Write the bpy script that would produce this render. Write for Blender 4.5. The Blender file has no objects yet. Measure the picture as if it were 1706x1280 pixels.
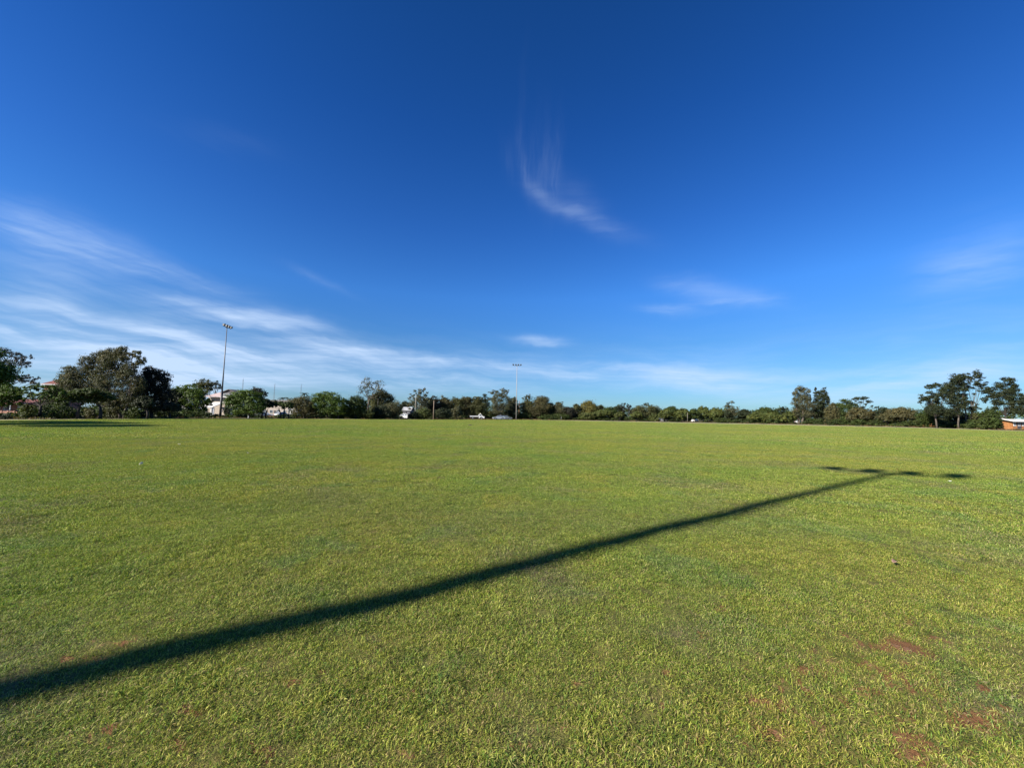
import bpy, math, random
import numpy as np
from mathutils import Matrix, Vector

random.seed(7)
rng = np.random.default_rng(7)
R = math.radians
sc = bpy.context.scene
col = sc.collection

# ------------------------------------------------------------------ camera
EYE = 1.6
FPX = 641.0                      # focal length in pixels of the 1706 x 1280 picture
PITCH, ROLL = 4.64, 0.9
cam_d = bpy.data.cameras.new('camera')
cam_d.sensor_width = 36.0
cam_d.lens = 36.0 * FPX / 1706.0
cam_d.clip_start = 0.05
cam_d.clip_end = 6000.0
cam = bpy.data.objects.new('camera', cam_d)
col.objects.link(cam)
CAM_R = Matrix.Rotation(R(90 + PITCH), 3, 'X') @ Matrix.Rotation(R(ROLL), 3, 'Z')
cam.matrix_world = Matrix.Translation((0, 0, EYE)) @ CAM_R.to_4x4()
sc.camera = cam

# ------------------------------------------------------------------ sun, exposure
SUN_EL = 29.0
SH = Vector((0.832, 0.555, 0)).normalized()      # way the shadows run on the ground
sun_d = bpy.data.lights.new('sun', 'SUN')
sun_d.energy = 5.0
sun_d.angle = R(0.55)
sun_d.color = (1.0, 0.93, 0.82)
sun = bpy.data.objects.new('sun', sun_d)
col.objects.link(sun)
ldir = Vector((SH.x * math.cos(R(SUN_EL)), SH.y * math.cos(R(SUN_EL)), -math.sin(R(SUN_EL))))
sun.rotation_euler = ldir.to_track_quat('-Z', 'Y').to_euler()
sun.location = (-30, -20, 40)
vs = sc.view_settings
vs.view_transform = 'Standard'
vs.look = 'None'
vs.gamma = 1.0
vs.use_curve_mapping = False
vs.exposure = 1.1
sc.render.engine = 'CYCLES'
sc.cycles.max_bounces = 6
sc.cycles.diffuse_bounces = 2
sc.cycles.transmission_bounces = 3
sc.cycles.transparent_max_bounces = 8


def ray(px, py):
    v = CAM_R @ Vector(((px - 853.0) / FPX, (640.0 - py) / FPX, -1.0))
    return v


def P(px, py, depth):
    """world point seen at a pixel of the photograph, at y = depth"""
    v = ray(px, py)
    return Vector((0, 0, EYE)) + v * (depth / v.y)


def G(px, depth):
    """ground point in that pixel column, at y = depth"""
    a, b = P(px, 600, depth), P(px, 760, depth)
    t = a.z / (a.z - b.z)
    p = a + (b - a) * t
    p.z = 0
    return p


def ground_hit(px, py):
    v = ray(px, py)
    p = Vector((0, 0, EYE)) + v * (EYE / -v.z)
    p.z = 0
    return p


# ------------------------------------------------------------------ node helpers
class NT:
    def __init__(s, tree):
        s.t = tree
        s.n = tree.nodes
        s.l = tree.links

    def node(s, kind, **kw):
        n = s.n.new(kind)
        for k, v in kw.items():
            if k == 'ins':
                for kk, vv in v.items():
                    s.put(n.inputs[kk], vv)
            else:
                setattr(n, k, v)
        return n

    def put(s, sock, v):
        if isinstance(v, bpy.types.NodeSocket):
            s.l.new(v, sock)
        else:
            sock.default_value = v

    def m(s, op, a, b=None, c=None, clamp=False):
        n = s.n.new('ShaderNodeMath')
        n.operation = op
        n.use_clamp = clamp
        s.put(n.inputs[0], a)
        if b is not None:
            s.put(n.inputs[1], b)
        if c is not None:
            s.put(n.inputs[2], c)
        return n.outputs[0]

    def mix(s, f, a, b, mode='MIX'):
        n = s.n.new('ShaderNodeMix')
        n.data_type = 'RGBA'
        n.blend_type = mode
        n.clamp_factor = True
        s.put(n.inputs[0], f)
        for sock, v in ((n.inputs[6], a), (n.inputs[7], b)):
            if isinstance(v, tuple) and len(v) == 3:
                v = v + (1,)
            s.put(sock, v)
        return n.outputs[2]

    def noise(s, vec, scale, detail=3, rough=0.5, dist=0.0, out=0):
        n = s.n.new('ShaderNodeTexNoise')
        s.put(n.inputs['Vector'], vec)
        n.inputs['Scale'].default_value = scale
        n.inputs['Detail'].default_value = detail
        n.inputs['Roughness'].default_value = rough
        n.inputs['Distortion'].default_value = dist
        return n.outputs[out]

    def ramp(s, v, lo, hi, a=0.0, b=1.0, smooth=True):
        n = s.n.new('ShaderNodeMapRange')
        n.interpolation_type = 'SMOOTHSTEP' if smooth else 'LINEAR'
        s.put(n.inputs[0], v)
        n.inputs[1].default_value = lo
        n.inputs[2].default_value = hi
        n.inputs[3].default_value = a
        n.inputs[4].default_value = b
        return n.outputs[0]


# ------------------------------------------------------------------ world: sky with thin cirrus
world = bpy.data.worlds.new('World')
sc.world = world
world.use_nodes = True
world.node_tree.nodes.clear()
W = NT(world.node_tree)
sky = W.node('ShaderNodeTexSky', sky_type='NISHITA')
sky.sun_disc = False
sky.sun_elevation = R(SUN_EL)
sky.sun_rotation = math.atan2(-SH.x, -SH.y)
sky.altitude = 300
sky.air_density = 1.0
sky.dust_density = 0.35
sky.ozone_density = 3.0
hs = W.node('ShaderNodeHueSaturation', ins={'Color': sky.outputs[0], 'Saturation': 1.22, 'Value': 1.0})
gm = W.node('ShaderNodeGamma', ins={'Color': hs.outputs[0], 'Gamma': 1.0})
tc = W.node('ShaderNodeTexCoord')
sep = W.node('ShaderNodeSeparateXYZ', ins={0: tc.outputs['Generated']})
DX, DY, DZ = sep.outputs
az = W.m('ARCTAN2', DX, DY)
el = W.m('ARCSINE', DZ)
# the clear, deep blue of dry inland air: colour of the sky by height above the horizon, the same all round
cr = W.node('ShaderNodeValToRGB', ins={0: W.m('DIVIDE', W.m('MULTIPLY', el, 57.2958), 60.0, clamp=True)})
ramp_ = cr.color_ramp
for pos, c_ in ((0.0, (.33, .55, .84)), (4 / 60, (.37, .61, .90)), (10 / 60, (.45, .71, .97)), (17 / 60, (.53, .88, 1.30)),
                (26 / 60, (.40, .74, 1.22)), (38 / 60, (.27, .62, 1.08)), (49 / 60, (.23, .56, .94)), (1.0, (.22, .54, .90))):
    e_ = ramp_.elements.new(pos) if pos not in (0.0, 1.0) else ramp_.elements[0 if pos == 0 else len(ramp_.elements) - 1]
    e_.color = c_ + (1,)
skycol = W.mix(1.0, gm.outputs[0], cr.outputs[0], 'MULTIPLY')
ae = W.node('ShaderNodeCombineXYZ', ins={0: az, 1: el, 2: 0.0}).outputs[0]
# cloud sheet coordinates: the sky seen as a flat layer far above
dz = W.m('ADD', W.m('MAXIMUM', DZ, 0.0), 0.06)
sx = W.m('DIVIDE', DX, dz)
sy = W.m('DIVIDE', DY, dz)
sheet = W.node('ShaderNodeCombineXYZ', ins={0: sx, 1: sy, 2: 0.0}).outputs[0]


def azel(px, py):
    v = ray(px, py).normalized()
    return math.atan2(v.x, v.y), math.asin(v.z)


warp = W.noise(ae, 5.0, 4, 0.6, 0, out=1)
wv = W.node('ShaderNodeVectorMath', operation='SUBTRACT', ins={0: warp, 1: (0.5, 0.5, 0.5)}).outputs[0]
wv = W.node('ShaderNodeVectorMath', operation='SCALE', ins={0: wv, 3: 0.05}).outputs[0]
aew = W.node('ShaderNodeVectorMath', operation='ADD', ins={0: ae, 1: wv}).outputs[0]

# each wisp: centre, end (both in the sky's own bearings), half width, strength, streak scale
WISPS = [
    ((-20, 375), (240, 445), 0.034, 0.34, 3.0),
    ((0, 350), (120, 395), 0.030, 0.20, 3.0),
    ((150, 410), (400, 485), 0.018, 0.22, 3.0),
    ((-20, 470), (140, 520), 0.060, 0.28, 3.0),
    ((90, 512), (150, 520), 0.006, 0.22, 2.0),
    ((210, 490), (490, 540), 0.022, 0.46, 3.5),
    ((250, 495), (350, 503), 0.008, 0.22, 3.0),
    ((350, 515), (560, 550), 0.018, 0.24, 4.0),
    ((-60, 545), (330, 575), 0.040, 0.50, 5.0),
    ((-60, 600), (420, 625), 0.050, 0.50, 5.0),
    ((-60, 650), (500, 650), 0.045, 0.45, 5.0),
    ((260, 555), (680, 600), 0.026, 0.46, 5.0),
    ((380, 600), (820, 640), 0.030, 0.46, 5.0),
    ((480, 560), (680, 590), 0.012, 0.30, 4.0),
    ((640, 590), (870, 615), 0.014, 0.34, 4.0),
    ((840, 608), (1180, 632), 0.022, 0.34, 4.0),
    ((1040, 618), (1400, 650), 0.030, 0.34, 4.0),
    ((1400, 640), (1740, 610), 0.045, 0.40, 4.0),
    ((868, 568), (945, 575), 0.013, 0.44, 3.0),
    ((1130, 476), (1265, 502), 0.021, 0.55, 2.5),
    ((1080, 514), (1180, 518), 0.012, 0.3, 2.5),
    ((1540, 475), (1720, 405), 0.055, 0.22, 2.5),
    ((874, 120), (866, 260), 0.010, 0.020, 1.0),
    ((866, 235), (880, 318), 0.013, 0.062, 1.0),
    ((878, 296), (920, 345), 0.016, 0.09, 1.5),
    ((895, 322), (985, 366), 0.016, 0.13, 1.5),
    ((940, 345), (1060, 390), 0.021, 0.09, 1.5),
    ((930, 215), (924, 325), 0.010, 0.05, 1.0),
    ((902, 210), (912, 335), 0.034, 0.045, 1.0),
    ((840, 220), (850, 290), 0.016, 0.020, 1.0),
    ((925, 300), (1000, 350), 0.030, 0.050, 1.5),
    ((490, 450), (580, 490), 0.010, 0.07, 2.0),
    ((280, 210), (450, 248), 0.018, 0.02, 2.0),
    ((1470, 575), (1530, 570), 0.009, 0.12, 2.0),
]
# fibres of the ice cloud, drawn out along the sheet
mp = W.node('ShaderNodeMapping', ins={'Vector': sheet, 'Rotation': (0, 0, R(22)), 'Scale': (0.5, 3.2, 1)})
fib = W.noise(mp.outputs[0], 1.3, 8, 0.62, 0.6)
sw = W.node('ShaderNodeSeparateXYZ', ins={0: aew})
run = W.m('ADD', W.m('ADD', sw.outputs[1], W.m('MULTIPLY', sw.outputs[0], 0.07)), W.m('MULTIPLY', W.m('MULTIPLY', sw.outputs[0], sw.outputs[0]), -0.05))
rc_ = W.node('ShaderNodeCombineXYZ', ins={0: W.m('MULTIPLY', sw.outputs[0], 3.2), 1: W.m('MULTIPLY', run, 24.0), 2: 0.0})
fib2 = W.noise(rc_.outputs[0], 1.0, 9, 0.58, 0.25)
hc_ = W.node('ShaderNodeCombineXYZ', ins={0: W.m('MULTIPLY', sw.outputs[0], 42.0), 1: W.m('MULTIPLY', sw.outputs[1], 5.0), 2: 3.0})
fibv = W.noise(hc_.outputs[0], 1.0, 7, 0.6, 0.2)
tc_ = W.node('ShaderNodeMapping', ins={'Vector': aew, 'Rotation': (0, 0, R(26)), 'Scale': (6, 44, 1)})
fibt = W.noise(tc_.outputs[0], 1.0, 7, 0.6, 0.2)
total = hook_v = hook_t = None
for (a, b, hw, st, sk) in WISPS:
    a0, b0 = azel(*a), azel(*b)
    cx, cy = (a0[0] + b0[0]) / 2, (a0[1] + b0[1]) / 2
    dx, dy = b0[0] - a0[0], b0[1] - a0[1]
    L = math.hypot(dx, dy) / 2
    mpw = W.node('ShaderNodeMapping', vector_type='TEXTURE',
                 ins={'Vector': aew, 'Location': (cx, cy, 0), 'Rotation': (0, 0, math.atan2(dy, dx)),
                      'Scale': (L * 0.95, hw * 0.95, 1)})
    ln = W.node('ShaderNodeVectorMath', operation='DOT_PRODUCT', ins={0: mpw.outputs[0], 1: mpw.outputs[0]}).outputs['Value']
    g = W.m('MULTIPLY', W.m('EXPONENT', W.m('MULTIPLY', ln, -0.9)), st)
    if sk == 1.0:          # hanging fibres of the hooked wisp
        hook_v = g if hook_v is None else W.m('ADD', hook_v, g)
    elif sk == 1.5:        # its swept tail
        hook_t = g if hook_t is None else W.m('ADD', hook_t, g)
    else:
        total = g if total is None else W.m('ADD', total, g)
f1 = W.ramp(fib, 0.30, 0.70, 0.78, 1.22)
f2 = W.ramp(fib2, 0.34, 0.70, 0.40, 1.6)
total = W.m('MULTIPLY', W.m('MULTIPLY', total, f1), f2)
total = W.m('ADD', total, W.m('MULTIPLY', hook_v, W.ramp(fibv, 0.34, 0.66, 0.3, 1.6)))
total = W.m('ADD', total, W.m('MULTIPLY', hook_t, W.ramp(fibt, 0.30, 0.68, 0.65, 1.35)))
# general thin veil low over the horizon
lowband = W.m('EXPONENT', W.m('MULTIPLY', W.m('POWER', W.m('DIVIDE', W.m('SUBTRACT', el, 0.085), 0.085), 2.0), -1.0))
veil = W.m('MULTIPLY', W.m('MULTIPLY', lowband, f2), 0.16)
total = W.m('ADD', total, veil)
cl = W.m('MULTIPLY', total, 0.80, clamp=True)
cl = W.m('MINIMUM', cl, 0.85)
SKY_K = 0.0625
skyc = W.mix(cl, skycol, (4.9, 6.2, 8.2))
bg = W.node('ShaderNodeBackground', ins={'Color': skyc, 'Strength': SKY_K})
wo = W.node('ShaderNodeOutputWorld', ins={0: bg.outputs[0]})


# ------------------------------------------------------------------ object helpers
def tag(o, label=None, cat=None, group=None, kind=None):
    if label: o['label'] = label
    if cat: o['category'] = cat
    if group: o['group'] = group
    if kind: o['kind'] = kind
    return o


def empty(name, loc, rz=0.0):
    o = bpy.data.objects.new(name, None)
    o.empty_display_size = 0.2
    o.location = loc
    o.rotation_euler = (0, 0, rz)
    col.objects.link(o)
    return o


def link(name, me, mat, parent=None, link_it=True):
    o = bpy.data.objects.new(name, me)
    if mat is not None:
        me.materials.append(mat)
    if link_it:
        col.objects.link(o)
    if parent is not None:
        o.parent = parent
    return o


class MB:
    """collects simple solids for one mesh"""
    def __init__(s):
        s.v, s.f = [], []

    def add(s, vs_, fs):
        b = len(s.v)
        s.v += [tuple(v) for v in vs_]
        s.f += [tuple(i + b for i in f) for f in fs]
        return s

    def box(s, c, d, rz=0.0, top=1.0):
        x, y, z = d[0] / 2, d[1] / 2, d[2] / 2
        ca, sa = math.cos(rz), math.sin(rz)
        vs_ = []
        for zz, k in ((-z, 1.0), (z, top)):
            for xx, yy in ((-x, -y), (x, -y), (x, y), (-x, y)):
                xx, yy = xx * k, yy * k
                vs_.append((c[0] + xx * ca - yy * sa, c[1] + xx * sa + yy * ca, c[2] + zz))
        return s.add(vs_, [(3, 2, 1, 0), (4, 5, 6, 7), (0, 1, 5, 4), (1, 2, 6, 5), (2, 3, 7, 6), (3, 0, 4, 7)])

    def tube(s, pts, rad, n=6, cap=True):
        pts = [Vector(p) for p in pts]
        ring = []
        for i, p in enumerate(pts):
            d = (pts[min(i + 1, len(pts) - 1)] - pts[max(i - 1, 0)]).normalized()
            a = d.orthogonal().normalized() if i == 0 else (a - d * a.dot(d)).normalized()
            b = d.cross(a)
            for k in range(n):
                t = 2 * math.pi * k / n
                ring.append(p + (a * math.cos(t) + b * math.sin(t)) * rad[i])
        fs = []
        for i in range(len(pts) - 1):
            for k in range(n):
                k2 = (k + 1) % n
                fs.append((i * n + k, i * n + k2, (i + 1) * n + k2, (i + 1) * n + k))
        if cap:
            fs.append(tuple(range(n - 1, -1, -1)))
            fs.append(tuple((len(pts) - 1) * n + k for k in range(n)))
        return s.add(ring, fs)

    def prism(s, poly, y0, y1, inset=None):
        """side profile in x,z pushed out along y"""
        n = len(poly)
        vs_ = [(x, y0, z) for x, z in poly] + [(x, y1, z) for x, z in poly]
        fs = [tuple(range(n)), tuple(range(2 * n - 1, n - 1, -1))]
        fs += [(i, n + i, n + (i + 1) % n, (i + 1) % n) for i in range(n)]
        return s.add(vs_, fs)

    def mesh(s, name, smooth=False):
        me = bpy.data.meshes.new(name)
        me.from_pydata(s.v, [], s.f)
        if smooth:
            me.polygons.foreach_set('use_smooth', [True] * len(me.polygons))
        me.update()
        return me

    def build(s, name, mat, parent=None, smooth=False):
        return link(name, s.mesh(name, smooth), mat, parent)


def np_mesh(name, verts, quads, tint=None):
    me = bpy.data.meshes.new(name)
    nv, nq = len(verts), len(quads)
    k = quads.shape[1]
    me.vertices.add(nv)
    me.vertices.foreach_set('co', verts.astype(np.float32).ravel())
    me.loops.add(nq * k)
    me.loops.foreach_set('vertex_index', quads.astype(np.int32).ravel())
    me.polygons.add(nq)
    me.polygons.foreach_set('loop_start', np.arange(nq, dtype=np.int32) * k)
    me.update(calc_edges=True)
    if tint is not None:
        at = me.attributes.new('tint', 'FLOAT_COLOR', 'POINT')
        at.data.foreach_set('color', np.concatenate([tint, np.ones((nv, 1))], 1).astype(np.float32).ravel())
    return me


def copy_tree(o, parent=None):
    c = o.copy()
    col.objects.link(c)
    c.parent = parent
    for ch in list(o.children):
        copy_tree(ch, c)
    return c


# ------------------------------------------------------------------ materials
def mat_new(name):
    m = bpy.data.materials.new(name)
    m.use_nodes = True
    m.node_tree.nodes.clear()
    return m, NT(m.node_tree)


def solid(name, c, rough=0.7, metal=0.0, scale=3.0, var=0.18, bump=0.1, spec=0.4, stretch=(1, 1, 1)):
    m, N = mat_new(name)
    t = N.node('ShaderNodeTexCoord')
    mpp = N.node('ShaderNodeMapping', ins={'Vector': t.outputs['Object'], 'Scale': stretch})
    n1 = N.noise(mpp.outputs[0], scale, 5, 0.6)
    n2 = N.noise(mpp.outputs[0], scale * 9, 3, 0.6)
    k = N.m('ADD', N.ramp(n1, 0.25, 0.75, 1 - var, 1 + var), N.ramp(n2, 0.3, 0.7, -var * .5, var * .5))
    cc = N.node('ShaderNodeVectorMath', operation='SCALE', ins={0: c, 3: k}).outputs[0]
    b = N.node('ShaderNodeBump', ins={'Strength': bump, 'Distance': 0.02, 'Height': n2})
    p = N.node('ShaderNodeBsdfPrincipled', ins={'Base Color': cc, 'Roughness': rough, 'Metallic': metal, 'Normal': b.outputs[0]})
    p.inputs['Specular IOR Level'].default_value = spec
    N.node('ShaderNodeOutputMaterial', ins={0: p.outputs[0]})
    return m


def leaf_mat(name, c, trans=0.25, warm=0.25):
    """foliage: leaf colour varies from clump to clump and leaf to leaf"""
    m, N = mat_new(name)
    at = N.node('ShaderNodeAttribute', attribute_name='tint')
    g = N.node('ShaderNodeNewGeometry')
    n1 = N.noise(g.outputs['Position'], 0.6, 3, 0.6)
    base = N.mix(N.ramp(n1, 0.35, 0.7, 0, warm), c, (c[0] * 1.55 + .004, c[1] * 1.35, c[2] * 0.9))
    cc = N.mix(1.0, base, at.outputs['Color'], 'MULTIPLY')
    d = N.node('ShaderNodeBsdfPrincipled', ins={'Base Color': cc, 'Roughness': 0.62})
    d.inputs['Specular IOR Level'].default_value = 0.25
    t = N.node('ShaderNodeBsdfTranslucent', ins={'Color': N.mix(1.0, cc, (1.25, 1.35, .6), 'MULTIPLY')})
    mx = N.node('ShaderNodeMixShader', ins={0: trans, 1: d.outputs[0], 2: t.outputs[0]})
    N.node('ShaderNodeOutputMaterial', ins={0: mx.outputs[0]})
    return m


LM = {
    'green': leaf_mat('leaf_bright_green', (0.058, 0.096, 0.014)),
    'mid': leaf_mat('leaf_mid_green', (0.040, 0.060, 0.013)),
    'dark': leaf_mat('leaf_dark_green', (0.023, 0.032, 0.012), 0.15),
    'olive': leaf_mat('leaf_olive', (0.064, 0.068, 0.024)),
    'grey': leaf_mat('leaf_grey_green', (0.074, 0.076, 0.038)),
    'brown': leaf_mat('leaf_brown_olive', (0.074, 0.070, 0.029)),
    'purple': leaf_mat('leaf_dull_dark', (0.026, 0.025, 0.016), 0.12),
    'yellow': leaf_mat('leaf_yellow_olive', (0.125, 0.112, 0.028)),
    'dome': leaf_mat('leaf_dome_olive', (0.070, 0.086, 0.020), 0.2),
    'light': leaf_mat('leaf_pale_shrub', (0.066, 0.080, 0.022)),
}
BARK_D = solid('bark_dark', (0.030, 0.025, 0.020), 0.9, scale=2, var=.35, bump=.6, stretch=(3, 3, .6))
BARK_P = solid('bark_pale', (0.22, 0.19, 0.16), 0.85, scale=1.5, var=.35, bump=.4, stretch=(2, 2, .6))
BARK_M = solid('bark_grey_brown', (0.085, 0.07, 0.055), 0.9, scale=2, var=.3, bump=.5, stretch=(3, 3, .6))


def field_tone(N):
    """slow changes of colour over the lawn, by place on the ground"""
    g = N.node('ShaderNodeNewGeometry')
    s3 = N.node('ShaderNodeVectorMath', operation='MULTIPLY', ins={0: g.outputs['Position'], 1: (1, 1, 0)}).outputs[0]
    a = N.noise(s3, 0.085, 4, 0.6, 0.3)
    b = N.noise(s3, 0.33, 4, 0.6, 0.2)
    c = N.noise(s3, 1.7, 4, 0.65)
    d = N.noise(s3, 0.045, 3, 0.6)
    col_ = N.mix(N.ramp(a, 0.36, 0.64), (1.12, 1.04, 0.82), (0.80, 0.98, 0.74))
    col_ = N.mix(N.ramp(b, 0.49, 0.66, 0, .8), col_, (0.90, 0.80, 1.20))
    col_ = N.mix(N.ramp(c, 0.55, 0.76, 0, .50), col_, (0.72, 0.82, 1.05))
    col_ = N.mix(N.ramp(c, 0.26, 0.42, .42, 0), col_, (1.34, 1.12, 0.62))
    col_ = N.mix(N.ramp(d, 0.50, 0.68, 0, .5), col_, (1.28, 1.04, 1.02))
    bs = N.node('ShaderNodeMapping', ins={'Vector': s3, 'Rotation': (0, 0, R(-6)), 'Scale': (0.035, 0.22, 1)})
    bands = N.noise(bs.outputs[0], 1.0, 4, 0.6, 0.2)
    col_ = N.mix(N.ramp(bands, 0.50, 0.62, 0, .6), col_, (0.84, 0.86, 0.92))
    col_ = N.mix(N.ramp(bands, 0.36, 0.46, .5, 0), col_, (1.18, 1.10, 1.12))
    e = N.noise(s3, 0.75, 4, 0.6, 0.4)
    col_ = N.mix(N.ramp(e, 0.53, 0.66, 0, .8), col_, (0.74, 0.90, 0.92))
    col_ = N.mix(N.ramp(e, 0.34, 0.45, .5, 0), col_, (1.24, 1.06, 0.85))
    f = N.noise(s3, 5.0, 3, 0.7)
    col_ = N.mix(N.ramp(f, 0.50, 0.68, 0, .6), col_, N.mix(1.0, col_, (0.62, 0.66, 0.62), 'MULTIPLY'))
    col_ = N.mix(N.ramp(f, 0.34, 0.48, .6, 0), col_, N.mix(1.0, col_, (1.22, 1.18, 1.3), 'MULTIPLY'))
    return col_, s3


def grass_mat():
    m, N = mat_new('lawn_blade')
    tone, s3 = field_tone(N)
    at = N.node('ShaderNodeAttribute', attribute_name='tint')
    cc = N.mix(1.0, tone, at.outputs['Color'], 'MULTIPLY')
    d = N.node('ShaderNodeBsdfPrincipled', ins={'Base Color': cc, 'Roughness': 0.6})
    d.inputs['Specular IOR Level'].default_value = 0.12
    t = N.node('ShaderNodeBsdfTranslucent', ins={'Color': N.mix(1.0, cc, (1.2, 1.25, .5), 'MULTIPLY')})
    mx = N.node('ShaderNodeMixShader', ins={0: 0.3, 1: d.outputs[0], 2: t.outputs[0]})
    N.node('ShaderNodeOutputMaterial', ins={0: mx.outputs[0]})
    return m


def field_mat():
    m, N = mat_new('lawn_soil')
    tone, s3 = field_tone(N)
    n1 = N.noise(s3, 9, 5, 0.7)
    n2 = N.noise(s3, 60, 3, 0.7)
    thatch = N.mix(N.ramp(n1, .35, .65), (0.060, 0.068, 0.022), (0.110, 0.090, 0.042))
    thatch = N.mix(N.ramp(N.noise(s3, 140, 3, .75), .42, .62, 0, .8), thatch, (0.17, 0.18, 0.055))
    thatch = N.mix(1.0, thatch, tone, 'MULTIPLY')
    soil = N.mix(N.ramp(n2, .3, .7), (0.22, 0.105, 0.045), (0.12, 0.060, 0.028))
    soil = N.mix(N.ramp(n1, .5, .7, 0, .5), soil, (0.30, 0.18, 0.11))
    at = N.node('ShaderNodeAttribute', attribute_name='bare')
    sm = N.ramp(N.m('ADD', at.outputs['Fac'], N.m('ADD', N.m('MULTIPLY', N.m('SUBTRACT', n1, .5), 1.7), N.m('MULTIPLY', N.m('SUBTRACT', n2, .5), .9))), 0.28, 0.7)
    cc = N.mix(sm, thatch, soil)
    b = N.node('ShaderNodeBump', ins={'Strength': .8, 'Distance': 0.015, 'Height': N.m('ADD', n2, n1)})
    p = N.node('ShaderNodeBsdfPrincipled', ins={'Base Color': cc, 'Roughness': 0.95, 'Normal': b.outputs[0]})
    p.inputs['Specular IOR Level'].default_value = 0.1
    N.node('ShaderNodeOutputMaterial', ins={0: p.outputs[0]})
    return m


def earth_mat():
    m, N = mat_new('dry_ground')
    g = N.node('ShaderNodeNewGeometry')
    n1 = N.noise(g.outputs['Position'], 0.15, 4, 0.6)
    n2 = N.noise(g.outputs['Position'], 1.4, 4, 0.65)
    n3 = N.noise(g.outputs['Position'], 12, 3, 0.65)
    c = N.mix(N.ramp(n1, .38, .62), (0.06, 0.06, 0.027), (0.105, 0.08, 0.052))
    c = N.mix(N.ramp(n2, .5, .7, 0, .7), c, (0.045, 0.055, 0.018))
    c = N.mix(N.ramp(n3, .4, .7, 0, .4), c, (0.13, 0.105, 0.066))
    b = N.node('ShaderNodeBump', ins={'Strength': .6, 'Distance': 0.05, 'Height': n3})
    p = N.node('ShaderNodeBsdfPrincipled', ins={'Base Color': c, 'Roughness': 0.95, 'Normal': b.outputs[0]})
    p.inputs['Specular IOR Level'].default_value = 0.1
    N.node('ShaderNodeOutputMaterial', ins={0: p.outputs[0]})
    return m


# ------------------------------------------------------------------ ground, field, path
# edge of the mown field: (photo column, distance ahead)
EDGE_PX = [(0, 48), (60, 51), (120, 55), (200, 63), (280, 70), (367, 79), (480, 86), (600, 95), (720, 108), (800, 122), (860, 138),
           (960, 134), (1160, 121), (1340, 110), (1540, 94), (1640, 83), (1706, 77)]
EDGE = []
for px_, d_ in EDGE_PX:
    g_ = G(px_, d_)
    EDGE.append((math.degrees(math.atan2(g_.x, g_.y)), g_.length))
EDGE = [(-180, 30), (-150, 19), (-114, 17.5), (-90, 30), (-70, 52)] + EDGE + [(65, 138), (90, 110), (130, 70), (180, 30)]
EA, ER = np.array([e[0] for e in EDGE]), np.array([e[1] for e in EDGE])


def vnoise(x, y, seed=0):
    """smooth value noise, 0..1"""
    xi, yi = np.floor(x).astype(np.int64), np.floor(y).astype(np.int64)
    xf, yf = x - xi, y - yi
    u, v = xf * xf * (3 - 2 * xf), yf * yf * (3 - 2 * yf)

    def h(a, b):
        n = (a * 374761393 + b * 668265263 + seed * 1442695041) & 0x7fffffff
        n = (n ^ (n >> 13)) * 1274126177 & 0x7fffffff
        return ((n ^ (n >> 16)) & 0xffff) / 65535.0
    return (h(xi, yi) * (1 - u) + h(xi + 1, yi) * u) * (1 - v) + (h(xi, yi + 1) * (1 - u) + h(xi + 1, yi + 1) * u) * v


def relief(x, y):
    r = np.hypot(x, y)
    k = np.clip(1 - (r - 12) / 25, 0, 1)
    return k * ((vnoise(x * .8, y * .8, 3) - .5) * .05 + (vnoise(x * 5, y * 5, 4) - .5) * .018)


BARE = []      # bare soil: centre and half sizes on the ground, read off the photograph
SPECKS = [(random.triangular(1180, 1700, 1560), random.triangular(1000, 1275, 1180), random.uniform(5, 15), random.uniform(2.5, 6)) for _ in range(75)]
SPECKS += [(random.uniform(20, 1150), random.uniform(1030, 1275), random.uniform(4, 12), random.uniform(2, 5)) for _ in range(45)]
for (px_, py_, rx_, ry_) in SPECKS + [(1500, 1080, 40, 13), (1535, 1092, 26, 9), (1338, 1121, 34, 11), (1281, 1163, 40, 10), (1270, 1166, 26, 14),
                             (1410, 1062, 20, 8), (1475, 1131, 22, 8), (1455, 1155, 20, 7), (1490, 1200, 20, 14), (1640, 1212, 38, 12),
                             (1610, 1196, 24, 8), (1278, 1216, 14, 12), (1295, 1238, 12, 16), (1524, 1250, 24, 16), (1666, 1186, 26, 11),
                             (1700, 1178, 16, 8), (1610, 1262, 20, 12), (1560, 1140, 16, 6), (1362, 1018, 14, 5), (1268, 1092, 10, 5),
                             (335, 1179, 26, 10), (313, 1243, 20, 9), (398, 1046, 12, 5), (212, 1074, 26, 7), (252, 1190, 14, 7),
                             (190, 1225, 16, 9), (1200, 1014, 16, 5), (1100, 1118, 12, 6), (1180, 1055, 14, 5), (1330, 1230, 12, 8),
                             (440, 1250, 14, 9), (120, 1105, 30, 7), (1575, 1066, 16, 6), (1150, 1230, 12, 9), (880, 1240, 10, 7)]:
    c0 = ground_hit(px_, py_)
    rx_, ry_ = rx_ * 1.05, ry_ * 1.0
    a_, b_ = ground_hit(px_ + rx_, py_) - c0, ground_hit(px_, py_ - ry_) - c0
    BARE.append((c0.x, c0.y, np.array([[a_.x, b_.x], [a_.y, b_.y]])))


def bare(x, y):
    out = np.zeros_like(x)
    wx = x + (vnoise(x * 9, y * 9, 11) - .5) * .16 + (vnoise(x * 30, y * 30, 14) - .5) * .08
    wy = y + (vnoise(x * 9, y * 9, 12) - .5) * .16 + (vnoise(x * 30, y * 30, 15) - .5) * .08
    for cx, cy, M in BARE:
        I = np.linalg.inv(M)
        u = I[0, 0] * (wx - cx) + I[0, 1] * (wy - cy)
        v = I[1, 0] * (wx - cx) + I[1, 1] * (wy - cy)
        out = np.maximum(out, np.exp(-(u * u + v * v) * .8))
    return out


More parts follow.
